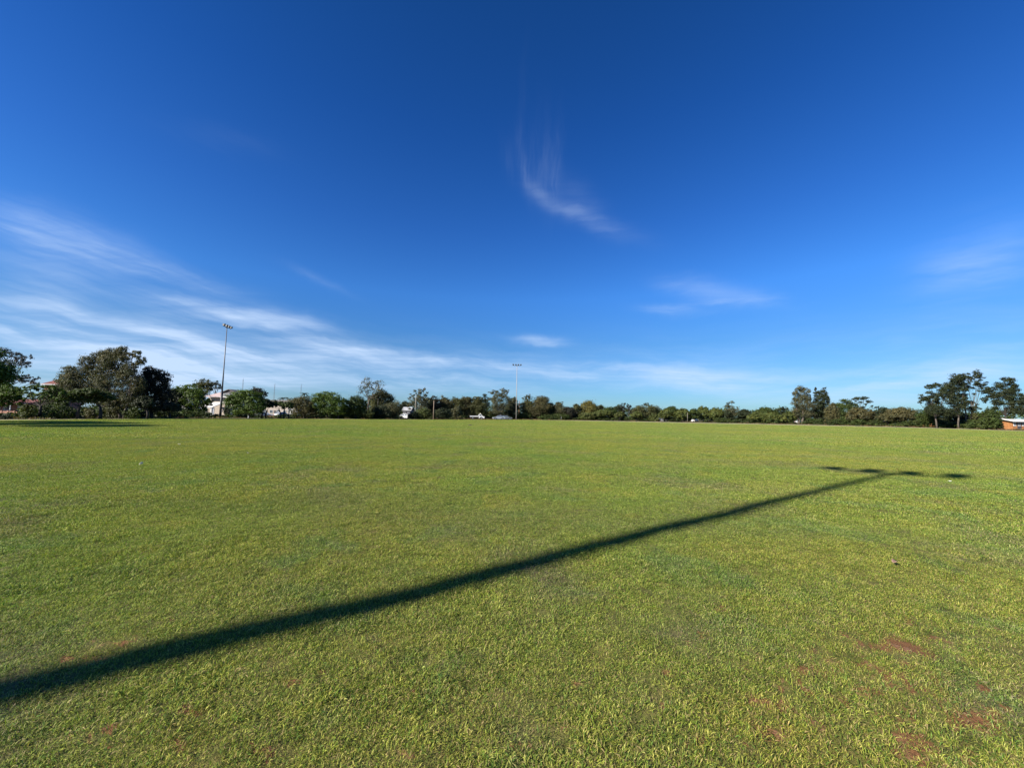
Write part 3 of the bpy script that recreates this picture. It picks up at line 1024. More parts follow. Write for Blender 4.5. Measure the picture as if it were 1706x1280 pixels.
make_tree('gum_tree', 'tall double-topped gum above the parked silver car',
          [(818, 654, 4, 2.5), (824, 653, 5, 3), (829, 658, 6, 5), (838, 650, 4, 3), (845, 652, 3, 3), (840, 657, 5, 4), (834, 664, 8, 6), (822, 664, 6, 5),
           (846, 664, 5, 5), (826, 674, 9, 7), (842, 675, 9, 7), (834, 684, 12, 7)], 144, 'gum', 'grey', [834], cover=2.1, bark=BARK_P, group=GG)
for (x0, x1, y0, y1, cc, lb, dd) in [
        (694, 718, 680, 697, 'light', 'light green domed shrub left of the timber pole', 112),
        (680, 697, 686, 698, 'dark', 'low dark shrub under the pale dead stem', 110),
        (722, 752, 681, 697, 'dark', 'dark shrub just right of the timber pole', 114),
        (752, 770, 678, 697, 'grey', 'pale brushy shrub right of the dark shrubs', 118),
        (768, 794, 677, 697, 'grey', 'tall pale brushy shrub behind the flatbed of the truck', 142),
        (792, 812, 680, 697, 'mid', 'green shrub behind the cab of the white truck', 146),
        (812, 836, 684, 698, 'olive', 'olive shrub behind the bonnet of the silver car', 150),
        (840, 858, 683, 698, 'dark', 'dark shrub left of the far floodlight pole foot', 146),
        (862, 884, 686, 698, 'mid', 'green shrub right of the far floodlight pole foot', 150),
        (886, 912, 684, 698, 'olive', 'olive shrub behind the half-hidden white car', 152),
        (914, 950, 689, 699, 'mid', 'long low shrub right of the half-hidden white car', 150),
        (966, 992, 687, 700, 'light', 'light green low shrub below the yellow-olive tree', 150),
        (1082, 1100, 690, 703, 'light', 'pale round shrub below the wide olive tree', 140)]:
    make_tree('shrub', lb, dome(x0, x1, y0, y1, 3), dd, 'shrub', cc, [(x0 + x1) / 2], cat='shrub', group=GS, cover=3.0)
make_tree('dense_tree', 'yellow-olive rounded tree, the palest crown right of centre', dome(962, 998, 670, 695, 5, .8), 158, 'broad', 'yellow', [980], cover=2.8)
make_tree('gum_tree', 'small gum peeping out right of the yellow-olive tree', dome(994, 1004, 675, 684, 2), 172, 'gum', 'olive', [999])
make_tree('gum_tree', 'left one of the twin spiky gum tops above the domed trees',
          [(1036, 676, 2.5, 3), (1040, 674, 2, 2.5), (1038, 681, 4, 5), (1034, 686, 4, 4)], 170, 'gum', 'purple', [1038], cover=2.4, group=GG)
make_tree('gum_tree', 'right one of the twin spiky gum tops above the domed trees',
          [(1046, 675, 2, 3), (1050, 677, 1.8, 2.5), (1047, 682, 4, 5), (1051, 687, 4, 4)], 170, 'gum', 'purple', [1048], cover=2.4, group=GG)
make_tree('gum_tree', 'wide olive tree with a pointed top between the twin gums and the domed row',
          [(1077, 675, 4, 3), (1068, 680, 8, 4), (1084, 680, 9, 4), (1062, 686, 9, 6), (1078, 688, 12, 7), (1092, 686, 8, 6), (1066, 694, 10, 5), (1086, 695, 9, 5)],
          152, 'gum', 'olive', [1074], cover=3.2, bark=BARK_M)
# --- the domed row on the right
domes = [
    (988, 1020, 684, 700, 'dome', 'first low domed tree right of the yellow-olive tree', 150, 999),
    (1004, 1028, 680, 699, 'mid', 'darker dome rising behind the first low domed trees', 158, 1014),
    (1024, 1042, 687, 701, 'light', 'small light green dome below the twin gums', 146, 1032),
    (1022, 1036, 677, 694, 'dark', 'narrow dark dome left of the twin spiky gums', 164, 1029),
    (1050, 1072, 687, 702, 'dome', 'low dome below the wide olive tree', 144, 1060),
    (1098, 1124, 683, 703, 'dome', 'dome just right of the pale round shrub', 144, 1112),
    (1104, 1132, 679, 698, 'mid', 'taller dark dome before the long even row', 154, 1118),
    (1124, 1150, 682, 704, 'dome', 'dome beside the thin cream post', 144, 1136),
    (1146, 1166, 683, 704, 'mid', 'narrow dome in the gap right of the cream post', 144, 1156),
    (1158, 1186, 679, 704, 'dome', 'highest smooth green dome in the long row', 146, 1172),
    (1180, 1208, 681, 705, 'dome', 'smooth green dome left of the ragged grey-topped gum', 144, 1194),
    (1204, 1222, 686, 705, 'dark', 'dark low dome under the ragged grey-topped gum', 142, 1213),
    (1226, 1254, 684, 706, 'dark', 'dark bushy dome right of the ragged grey-topped gum', 142, 1240),
    (1246, 1276, 687, 707, 'dome', 'light-topped dome with a short trunk showing', 134, 1262),
    (1254, 1296, 681, 703, 'mid', 'broad dome behind the light-topped ones, near the pointed pine', 146, 1274),
    (1270, 1300, 688, 708, 'dome', 'light-topped dome left of the pointed pine', 132, 1286),
    (1300, 1326, 688, 708, 'dome', 'round dome just left of the tall gum and conifer pair', 131, 1312),
]
for (x0, x1, y0, y1, cc, lb, dd, tx) in domes:
    make_tree('umbrella_tree', lb, dome(x0, x1, y0, y1 - 3, 4, .7), dd, 'umb', cc, [tx], group=GD, cover=3.4, trunk_r=.16)
make_tree('gum_tree', 'ragged grey-topped gum standing out of the domed row',
          [(1220, 670, 4, 2), (1214, 675, 4, 3), (1209, 677, 3, 2), (1215, 683, 7, 6), (1229, 679, 2, 2), (1222, 688, 9, 6), (1212, 692, 8, 6)], 150,
          'gum', 'grey', [1217], cover=2.4, bark=BARK_M)
make_tree('pine_tree', 'dark blunt-topped pine at the right end of the domed row',
          [(1308, 681, 5, 4), (1300, 685, 6, 5), (1306, 691, 9, 6), (1300, 697, 9, 6)], 146, 'conifer', 'dark', [1304], cover=3.0)
make_tree('gum_tree', 'tall grey-green gum left of the twin-peaked conifer',
          [(1333, 648, 7, 4), (1326, 654, 5, 5), (1340, 652, 7, 5), (1324, 664, 4, 5), (1337, 662, 10, 7), (1347, 662, 5, 6), (1330, 674, 8, 8),
           (1343, 675, 10, 9), (1332, 687, 10, 9), (1346, 690, 10, 9), (1324, 690, 5, 6)], 130, 'gum', 'grey', [1337, 1331], cover=2.6, bark=BARK_M)
make_tree('conifer_tree', 'tall dark conifer with two pointed peaks',
          [(1360, 649, 2.5, 4), (1361, 656, 5, 5), (1372, 648, 2.6, 4.5), (1372, 656, 6, 6), (1364, 665, 9, 7), (1376, 665, 7, 7), (1360, 676, 9, 8),
           (1375, 677, 9, 8), (1362, 688, 11, 8), (1377, 689, 9, 8), (1368, 698, 12, 6)], 132, 'conifer', 'dark', [1364], cover=3.4)
make_tree('dense_tree', 'olive bushy tree at the foot of the twin-peaked conifer', dome(1374, 1398, 674, 707, 4), 126, 'broad', 'brown', [1386], cover=2.8)
make_tree('dense_tree', 'dense dark round-topped tree left of the open flat-topped gum', [(1408, 672, 12, 6), (1396, 678, 9, 7), (1420, 680, 8, 8), (1408, 686, 18, 10), (1402, 698, 14, 8), (1418, 697, 10, 8)],
          134, 'broad', 'mid', [1404], cover=3.2)
make_tree('gum_tree', 'open flat-topped gum with sky between its clumps above the brown domes',
          [(1432, 663, 7, 2.5), (1441, 664, 6, 3), (1449, 668, 4, 3), (1424, 666, 5, 2.5), (1434, 671, 4, 2), (1443, 674, 3, 2), (1434, 679, 5, 2), (1452, 678, 2.5, 2), (1461, 679, 3, 2), (1427, 676, 3, 3)],
          146, 'gum', 'dark', [1434], cover=2.6, bark=BARK_M)
make_tree('umbrella_tree', 'brown-olive dome below the open flat-topped gum', dome(1412, 1462, 681, 706, 5, .7), 122, 'umb', 'brown', [1440, 1424], group=GD, cover=3.4)
make_tree('dense_tree', 'dark tree behind the gap between the two brown domes', dome(1456, 1486, 680, 700, 4), 138, 'broad', 'dark', [1470], cover=3.0)
make_tree('umbrella_tree', 'widest brown-olive dome left of the big clumped gums', dome(1464, 1530, 681, 706, 7, .8), 118, 'umb', 'brown', [1480, 1500, 1518], group=GD, cover=3.6)
# --- big gums at the right
make_tree('gum_tree', 'big spreading gum with rounded leaf clumps on the right',
          [(1596, 628, 11, 5), (1588, 633, 9, 5), (1602, 636, 8, 7), (1562, 641, 8, 3), (1553, 645, 8, 4), (1572, 646, 9, 6), (1547, 655, 7, 2.5), (1584, 644, 10, 7),
           (1537, 664, 8, 5), (1545, 664, 6, 4), (1557, 662, 8, 6), (1573, 656, 11, 8), (1590, 652, 10, 7), (1604, 648, 7, 6), (1531, 671, 3, 2), (1580, 666, 12, 7),
           (1560, 674, 12, 7), (1604, 662, 8, 5), (1596, 676, 12, 7), (1610, 672, 7, 6), (1548, 683, 12, 6), (1572, 686, 14, 7), (1594, 688, 12, 6)],
          98, 'gum', 'dark', [1561, 1597], cover=3.6, bark=BARK_M, trunk_r=.17)
make_tree('gum_tree', 'tall slim gum with bare twin stems and separate leaf puffs on the right',
          [(1625, 623, 7, 5), (1612, 626, 5, 4), (1632, 629, 7, 4), (1619, 632, 6, 5), (1627, 638, 7, 5), (1634, 643, 6, 4), (1613, 643, 7, 5), (1622, 645, 5, 3),
           (1643, 639, 4, 2.5), (1630, 650, 4, 3), (1625, 656, 4, 2), (1606, 660, 6, 5), (1622, 671, 5, 3.5), (1627, 676, 4, 3), (1632, 681, 4, 2), (1616, 682, 8, 5)],
          100, 'gum', 'dark', [1616, 1611], cover=2.6, bark=BARK_M, trunk_r=.16)
make_tree('gum_tree', 'dark clumped gum at the right picture edge behind the orange building',
          [(1675, 635, 10, 5), (1665, 642, 9, 5), (1684, 642, 7, 5), (1653, 649, 9, 5), (1645, 653, 9, 4), (1672, 652, 13, 6), (1691, 650, 8, 5), (1640, 667, 6, 4),
           (1660, 660, 13, 6), (1680, 662, 13, 7), (1702, 660, 6, 5), (1665, 671, 12, 5), (1690, 672, 13, 6), (1712, 668, 12, 8), (1700, 684, 14, 7), (1684, 684, 9, 7), (1660, 679, 6, 4)],
          96, 'gum', 'dark', [1676], cover=3.6, bark=BARK_D, trunk_r=.15)
for (x0, x1, y0, y1, cc, lb, dd) in [
        (1526, 1560, 684, 710, 'mid', 'green bush at the left foot of the big clumped gums', 104),
        (1552, 1592, 688, 711, 'dark', 'dark bush under the big spreading gum', 106),
        (1586, 1618, 690, 712, 'dark', 'dark bush beneath the tall slim gum', 106),
        (1612, 1642, 688, 713, 'olive', 'olive bush right of the tall slim gum', 100),
        (1630, 1666, 681, 715, 'mid', 'tall dark green bush left of the orange building', 88)]:
    make_tree('shrub', lb, dome(x0, x1, y0, y1 - 2, 4), dd, 'shrub', cc, [(x0 + x1) / 2], cat='shrub', group='bushes under the gums at the right', cover=2.8)

# trees just outside the left edge, whose shadows lie across the field
for i, (tx, ty, th) in enumerate([(-46.5, 30.5, 7.8), (-53, 36.5, 7.0), (-56, 31, 8.0), (-61, 39, 8.0)]):
    root = empty('broad_tree', (tx, ty, 0))
    tag(root, ['green tree just outside the left edge that shades the lawn', 'second shade tree outside the left edge, beside the path',
               'tallest shade tree outside the left edge', 'outermost shade tree beyond the left edge'][i], 'tree', GB)
    Vs, Qs, Ts, nv = [], [], [], 0
    for q in range(7):
        a = q * .9
        lb = (math.cos(a) * 1.7 * (q > 0), math.sin(a) * 1.7 * (q > 0), th * .72 + (q == 0) * .8, 1.9, 1.9, 1.4)
        c, nr, t = crown_points(lb, 'broad', .25, 4.0)
        V, Q, T = leaf_quads(c, nr, .25, 2, t)
        Vs.append(V); Qs.append(Q + nv); Ts.append(T); nv += len(V)
    link('crown', np_mesh('crown', np.concatenate(Vs), np.concatenate(Qs), np.concatenate(Ts)), LM['green'], root)
    MB().tube([(0, 0, -.1), (.1, 0, th * .35), (0, .1, th * .7)], [.25, .2, .1], 7).build('trunk', BARK_D, root, True)


# palms behind the houses
def palm(px, ytop, depth, label, fr=2.2):
    base, top = G(px, depth), P(px, ytop, depth)
    h = top.z - fr * .4
    root = empty('palm_tree', base)
    tag(root, label, 'palm')
    MB().tube([(0, 0, -.1), (.1, 0, h * .5), (0, 0, h)], [.3, .22, .2], 8).build('trunk', BARK_M, root, True)
    for k in range(16):
        a = k * 2.399
        e0 = random.uniform(-.2, .9)
        pts_ = []
        for t in np.linspace(0, 1, 6):
            pts_.append(Vector((math.cos(a) * fr * t, math.sin(a) * fr * t, h + fr * (e0 * t - .75 * t * t))))
        mb = MB()
        for i in range(5):
            s_ = Vector((-math.sin(a), math.cos(a), 0)) * .28 * (1 - i * .15)
            dn = Vector((0, 0, -.12))
            mb.add([pts_[i], pts_[i + 1], pts_[i + 1] + s_ + dn, pts_[i] + s_ + dn], [(0, 1, 2, 3)])
            mb.add([pts_[i], pts_[i + 1], pts_[i + 1] - s_ + dn, pts_[i] - s_ + dn], [(3, 2, 1, 0)])
        me_ = mb.mesh('frond')
        at_ = me_.attributes.new('tint', 'FLOAT_COLOR', 'POINT')
        at_.data.foreach_set('color', np.ones(len(me_.vertices) * 4, np.float32))
        link('frond', me_, LM['dark'], root)


palm(505, 653, 165, 'small palm standing above the grey-brown tree beside the shed', 1.9)
palm(470, 660, 175, 'squat palm top showing above the wide grey roof', 2.6)

# distant woodland that closes the horizon
Vs, Qs, Ts, nv = [], [], [], 0
for a_ in np.arange(-66, 66, .62):
    rr = 225 + 25 * math.sin(a_ * .31) + random.uniform(-12, 12)
    hh = (random.uniform(3.8, 6.2) if a_ < -12 else random.uniform(5.2, 7.2)) * (0.75 if -36 < a_ < -28 else 1)
    lb = (rr * math.sin(R(a_)), rr * math.cos(R(a_)), hh * .5, 3.4, 3.0, hh * .55)
    c, nr, t = crown_points(lb, 'broad', .62, 1.1)
    k = c[:, 2] > .1
    V, Q, T = leaf_quads(c[k], nr[k], .62, 1.7, t[k] * random.uniform(.75, 1.2))
    Vs.append(V); Qs.append(Q + nv); Ts.append(T); nv += len(V)
tag(link('distant_woodland', np_mesh('distant_woodland', np.concatenate(Vs), np.concatenate(Qs), np.concatenate(Ts)), LM['mid']),
    'continuous dark belt of far trees and scrub behind everything', 'woodland', kind='stuff')

# dark low scrub under the tree belt
Vs, Qs, Ts, nv = [], [], [], 0
for q in range(620):
    a_ = random.uniform(-53.5, 53.5)
    e_ = float(np.interp(a_, EA, ER))
    rr = e_ + float(np.interp(a_, [2, 12], [0, 9])) + random.uniform(7, 26)
    pos = Vector((rr * math.sin(R(a_)), rr * math.cos(R(a_)), 0))
    pxq = 853 + FPX * pos.x / pos.y
    if any(abs(pxq - c_) < 10 for c_ in (643, 677, 734, 776, 885, 1100, 1157, 1332)) or 782 < pxq < 856 and rr < e_ + 16:
        continue
    hh = random.uniform(.9, 2.3) * (rr / 130) ** .5
    if 340 < pxq < 400 or 425 < pxq < 500 or pxq < 50 or pxq > 1672:
        hh *= .45
    if 1000 < pxq < 1530:
        if random.random() < .3: continue
        hh *= .85
        rr = max(rr, e_ + 24)
    lb = (pos.x, pos.y, hh * .4, hh * 1.1 + .4, 1.2, hh * .62)
    sz = .22 if rr < 90 else .36
    c, nr, t = crown_points(lb, 'shrub', sz, 1.35)
    k = c[:, 2] > .05
    tn = t[k] * random.uniform(.6, 1.1)
    V, Q, T = leaf_quads(c[k], nr[k], sz, 1.8, tn)
    Vs.append(V); Qs.append(Q + nv); Ts.append(T); nv += len(V)
tag(link('understorey', np_mesh('understorey', np.concatenate(Vs), np.concatenate(Qs), np.concatenate(Ts)), LM['mid']),
    'low dark scrub filling the ground under the belt of trees', 'scrub', kind='stuff')

# weeds and dry grass between the field and the trees
x, y, r_, a_ = wedge_points(40, 200, .9)
e_ = np.interp(a_, EA, ER)
k = (r_ > e_ + np.interp(a_, [2, 12, 40, 52], [3, 13, 13, 8])) & (r_ < e_ + 34) & (vnoise(x * .25, y * .25, 5) > .38)
x, y = x[k], y[k]
n = len(x)
per = 9
c = np.repeat(np.stack([x, y, np.zeros(n)], 1), per, 0)
c += rng.normal(size=c.shape) * [.35, .35, 0]
hgt = rng.uniform(.05, .38, len(c)) * np.repeat(rng.uniform(.5, 1.5, n), per)
c[:, 2] = hgt * .6
nr = rng.normal(size=c.shape); nr[:, 2] *= .5
t = np.repeat(rng.uniform(.6, 1.3, (n, 1)), per, 0) * np.ones((1, 3))
dry = np.repeat(rng.uniform(0, 1, n) < .5, per)
t[dry] *= [2.0, 1.25, 1.6]
V, Q, T = leaf_quads(c, nr, .34, 2.4, t)
tag(link('undergrowth', np_mesh('undergrowth', V, Q, T), LM['olive']), 'dry weeds and low scrub between the mown field and the trees', 'undergrowth', kind='stuff')


# ------------------------------------------------------------------ floodlights
STEEL = solid('galvanised_steel', (0.13, 0.135, 0.145), .55, .3, scale=.6, var=.2, bump=.05)
STEEL_P = solid('pale_galvanised_steel', (0.30, 0.28, 0.26), .6, .1, scale=.6, var=.15, bump=.05)
STEEL_D = solid('dark_paint_and_shade_steel', (0.050, 0.050, 0.055), .5, .2, scale=1, var=.2, bump=.05)  # dark paint of the lamp heads, also painted tree shade on a pole
GLASS_D = solid('lamp_glass', (0.10, 0.11, 0.12), .15, 0, spec=.8, bump=0)


def floodlight(base, height, rz, label, lower_shade=False, radii=(.155, .115, .07), steel=None):
    root = empty('floodlight_pole', base, rz)
    tag(root, label, 'floodlight', 'floodlight poles round the field')
    sm_ = steel or STEEL
    c, s = math.cos(-rz), math.sin(-rz)
    r0, rm, r1 = radii
    z0 = 0
    if lower_shade:
        MB().tube([(0, 0, 0), (0, 0, 6.0)], [.24, .19], 14).build('lower_shaft', STEEL_D, root, True)  # tree shade over the lower pole, put into the steel colour
        z0 = 6.0
    MB().tube([(0, 0, z0), (0, 0, height * .5), (0, 0, height)], [r0, rm, r1], 14).build('pole', sm_, root, True)
    MB().tube([(0, 0, 0), (0, 0, .04)], [.38, .38], 12).build('base_plate', STEEL, root)
    MB().box((0, .26, 1.5), (.28, .14, .45)).build('switch_box', STEEL, root)
    MB().box((0, 0, height + .02), (3.1, .10, .10)).build('crossbar', STEEL, root)
    MB().box((0, 0, height - .05), (.34, .34, .12)).build('bracket', STEEL, root)
    hd = None
    for i, xx in enumerate((-1.42, -.50, .42, 1.42)):
        hb = MB()
        # tilted lamp head: a shallow housing, wider at the front
        f, b_ = .27, .17
        vs_ = [(-f, .22, -.12), (f, .22, -.12), (f, .34, .36), (-f, .34, .36), (-b_, -.14, .0), (b_, -.14, .0), (b_, -.06, .30), (-b_, -.06, .30)]
        vs_ = [(v[0] + xx, v[1], v[2] + height + .16) for v in vs_]
        hb.add(vs_, [(0, 1, 2, 3), (5, 4, 7, 6), (1, 0, 4, 5), (2, 1, 5, 6), (3, 2, 6, 7), (0, 3, 7, 4)])
        o = hb.build('lamp_head', STEEL_D, root)
        gb = MB()
        g_ = [(-.24, .236, -.09), (.24, .236, -.09), (.24, .346, .33), (-.24, .346, .33)]
        gb.add([(v[0] + xx, v[1] + .006, v[2] + height + .16) for v in g_], [(0, 1, 2, 3)])
        gb.build('glass', GLASS_D, o)
        MB().box((xx, 0, height + .12), (.06, .08, .14)).build('yoke', STEEL, root)
    return root


b1 = G(366.6, 84)
f1_ = floodlight(b1, 20.0, R(-80), 'nearer tall floodlight pole with painted shade on its lower shaft, rising before the white house', True)
b2 = G(860, 142)
floodlight(b2, 20.0, R(184), 'distant floodlight pole in the middle of the far tree line', radii=(.17, .11, .07), steel=STEEL_P)
top = ground_hit(1483, 790)
Ls = (20.0 + .02) / math.tan(R(SUN_EL))
b3 = top - SH * Ls
e1, e2 = ground_hit(1395, 782), ground_hit(1600, 795)
bar = (e2 - e1).normalized()
floodlight(b3, 20.0, math.atan2(bar.y, bar.x), 'floodlight pole behind the camera that throws the long shadow across the lawn', radii=(.26, .19, .11))

# ------------------------------------------------------------------ poles, masts, posts
TIMBER = solid('weathered_timber', (0.20, 0.15, 0.11), .85, scale=2, var=.3, bump=.4, stretch=(4, 4, .5))
PALE = solid('bleached_timber', (0.26, 0.24, 0.20), .85, scale=2, var=.2, bump=.3, stretch=(4, 4, .5))
WHITE = solid('white_paint', (0.55, 0.545, 0.53), .5, scale=1.2, var=.08, bump=.05)
RUSTW = solid('reddish_timber', (0.22, 0.10, 0.06), .85, scale=2, var=.3, bump=.4)


def post(name, px, ytop, depth, rad, mat, label, cat, group=None, arm=False):
    b = G(px, depth)
    h = P(px, ytop, depth).z
    root = empty(name, b)
    tag(root, label, cat, group)
    MB().tube([(0, 0, -.1), (0, 0, h)], [rad * 1.15, rad * .85], 8).build('shaft', mat, root, True)
    if arm:
        MB().box((0, -rad, h - .5), (1.8, .1, .12)).build('crossarm', mat, root)
        for q in (-.75, -.3, .3, .75):
            MB().tube([(q, -rad, h - .44), (q, -rad, h - .24)], [.04, .05], 6).build('insulator', WHITE, root)
    else:
        MB().tube([(0, 0, h), (0, 0, h + .05)], [rad * 1.0, rad * .6], 8).build('cap', mat, root)
    return root


post('dead_stem', 691.5, 658, 118, .10, PALE, 'pale dead stem standing against the ragged grey gum', 'tree stump')
post('power_pole', 722, 668, 110, .12, TIMBER, 'brown timber power pole before the belt of gums', 'pole')
post('power_pole', 864.5, 668, 156, .14, RUSTW, 'reddish timber pole just right of the far floodlight pole', 'pole')
post('timber_post', 628.5, 664, 126, .09, PALE, 'pale post top showing in front of the dense olive tree', 'post')
post('cream_post', 1145.5, 688, 141, .055, PALE, 'thin cream post in front of the domed row on the right', 'post')
post('marker_post', 413.5, 693.6, 82, .07, WHITE, 'short white marker post at the field edge under a green tree', 'post')
post('marker_post', 935, 694.5, 147, .06, WHITE, 'white post by the trees right of the half-hidden car', 'post')


def mast(px, ytop, depth, label):
    b = G(px, depth)
    h = P(px, ytop, depth).z
    root = empty('radio_mast', b)
    tag(root, label, 'mast', 'thin radio masts on the skyline')
    mb = MB()
    w = .55
    for (sx_, sy_) in ((-w, -w), (w, -w), (0, w)):
        mb.tube([(sx_, sy_, 0), (sx_ * .5, sy_ * .5, h)], [.10, .08], 4)
    mb.build('leg', STEEL, root)
    mb = MB()
    for k in range(int(h / 3)):
        z = k * 3.0
        mb.tube([(-w * .8, -w * .8, z), (w * .8, -w * .8, z + 1.5), (-w * .8, -w * .8, z + 3)], [.05, .05, .05], 4)
    mb.build('bracing', STEEL, root)
    MB().tube([(0, 0, h), (0, 0, h + 2)], [.06, .03], 5).build('antenna', STEEL, root)


mast(401.5, 632, 420, 'nearest thin radio mast right of the floodlight pole')
mast(455, 640, 430, 'middle thin radio mast above the wide grey roof')
mast(499.5, 641, 430, 'thin radio mast left of the small palm')

# ------------------------------------------------------------------ houses
M_CREAM = solid('cream_render', (0.36, 0.31, 0.26), .8, scale=1, var=.08)
M_PINK = solid('pale_pink_sheet_roof', (0.42, 0.33, 0.31), .8, scale=1, var=.06)
M_WROOF = solid('white_sheet_roof', (0.58, 0.57, 0.54), .85, scale=1, var=.06)
M_GROOF = solid('grey_tile_roof', (0.15, 0.135, 0.12), .8, scale=2, var=.2, bump=.5)
M_GPALE = solid('pale_grey_roof', (0.34, 0.34, 0.34), .8, scale=1, var=.1)
M_RROOF = solid('dull_red_tile_roof', (0.15, 0.05, 0.035), .8, scale=2, var=.2, bump=.5)
M_DARK = solid('dark_stained_boards', (0.06, 0.055, 0.06), .6, scale=2)
M_WIN = solid('window_glass', (0.05, 0.07, 0.09), .08, spec=.8, bump=0)
M_BRICK = solid('orange_brick', (0.30, 0.13, 0.045), .85, scale=2, var=.25, bump=.5)
M_SALMON = solid('salmon_wall', (0.26, 0.13, 0.09), .85, scale=2, var=.15)
M_LIME = solid('limestone_block', (0.30, 0.26, 0.20), .9, scale=1.5, var=.2, bump=.5)


def gable_roof(mb, x0, x1, y0, y1, ze, zr, over=.4, th=.16, axis='x'):
    """two sloping slabs with real thickness; ridge along x or y"""
    if axis == 'x':
        ym = (y0 + y1) / 2
        for (ya, sgn) in ((y0 - over, 1), (y1 + over, -1)):
            vs_ = [(x0 - over, ya, ze), (x1 + over, ya, ze), (x1 + over, ym, zr), (x0 - over, ym, zr)]
            mb.add(vs_ + [(v[0], v[1], v[2] + th) for v in vs_], [(3, 2, 1, 0), (4, 5, 6, 7), (0, 1, 5, 4), (1, 2, 6, 5), (2, 3, 7, 6), (3, 0, 4, 7)])
    else:
        xm = (x0 + x1) / 2
        for xa in (x0 - over, x1 + over):
            vs_ = [(xa, y0 - over, ze), (xa, y1 + over, ze), (xm, y1 + over, zr), (xm, y0 - over, zr)]
            mb.add(vs_ + [(v[0], v[1], v[2] + th) for v in vs_], [(3, 2, 1, 0), (4, 5, 6, 7), (0, 1, 5, 4), (1, 2, 6, 5), (2, 3, 7, 6), (3, 0, 4, 7)])


def gable_end(mb, x, y0, y1, ze, zr, t=.12, axis='x'):
    if axis == 'x':
        mb.add([(x - t, y0, ze), (x - t, y1, ze), (x - t, (y0 + y1) / 2, zr), (x + t, y0, ze), (x + t, y1, ze), (x + t, (y0 + y1) / 2, zr)],
               [(0, 2, 1), (3, 4, 5), (0, 1, 4, 3), (1, 2, 5, 4), (2, 0, 3, 5)])
    else:
        xm = (y0 + y1) / 2
        mb.add([(y0, x - t, ze), (y1, x - t, ze), (xm, x - t, zr), (y0, x + t, ze), (y1, x + t, ze), (xm, x + t, zr)],
               [(0, 1, 2), (3, 5, 4), (0, 3, 4, 1), (1, 4, 5, 2), (2, 5, 3, 0)])


def window(parent, x, y, z, w, h, fm=None):
    f = MB()
    fm = fm or WHITE
    f.box((x, y, z + h / 2 + .04), (w + .16, .08, .08)).box((x, y, z - h / 2 - .04), (w + .16, .08, .08))
    f.box((x - w / 2 - .04, y, z), (.08, .08, h)).box((x + w / 2 + .04, y, z), (.08, .08, h)).box((x, y, z), (.05, .06, h))
    o = f.build('window', fm, parent)
    MB().box((x, y + .02, z), (w, .03, h)).build('pane', M_WIN, o)


def house(px, depth, w, d, wall_h, roof_h, wall_m, roof_m, label, axis='x', windows=3, veranda=False, rz=0.0, over=.5):
    b = G(px, depth)
    root = empty('house', b, rz)
    tag(root, label, 'house', 'houses beyond the trees')
    MB().box((0, d / 2, wall_h / 2), (w, d, wall_h)).build('wall', wall_m, root)
    g = MB()
    if axis == 'x':
        for s in (-1, 1):
            gable_end(g, s * (w / 2 - .12), 0, d, wall_h, wall_h + roof_h)
    else:
        for s in (0.12, d - .12):
            gable_end(g, s, -w / 2, w / 2, wall_h, wall_h + roof_h, axis='y')
    g.build('gable', wall_m, root)
    rb = MB()
    gable_roof(rb, -w / 2, w / 2, 0, d, wall_h - .06, wall_h + roof_h, over, axis=axis)
    rb.build('roof', roof_m, root)
    MB().box((0, -over - .06, wall_h - .02), (w + 2 * over, .06, .18)).build('gutter', WHITE, root) if axis == 'x' else None
    for i in range(windows):
        xx = -w / 2 + w * (i + .5) / windows
        window(root, xx, -.05, 1.55, w / windows * .4, 1.1)
    MB().box((w * .02, -.04, 1.0), (.9, .06, 2.0)).build('door', M_DARK, root)
    if veranda:
        vb = MB()
        vs_ = [(-w / 2 - .3, -3.0, 2.3), (w / 2 + .3, -3.0, 2.3), (w / 2 + .3, -.1, 3.0), (-w / 2 - .3, -.1, 3.0)]
        vb.add(vs_ + [(v[0], v[1], v[2] + .12) for v in vs_], [(3, 2, 1, 0), (4, 5, 6, 7), (0, 1, 5, 4), (1, 2, 6, 5), (2, 3, 7, 6), (3, 0, 4, 7)])
        vb.build('veranda_roof', roof_m, root)
        for k in range(5):
            MB().box((-w / 2 + w * k / 4, -2.9, 1.15), (.1, .1, 2.3)).build('veranda_post', WHITE, root)
    return root


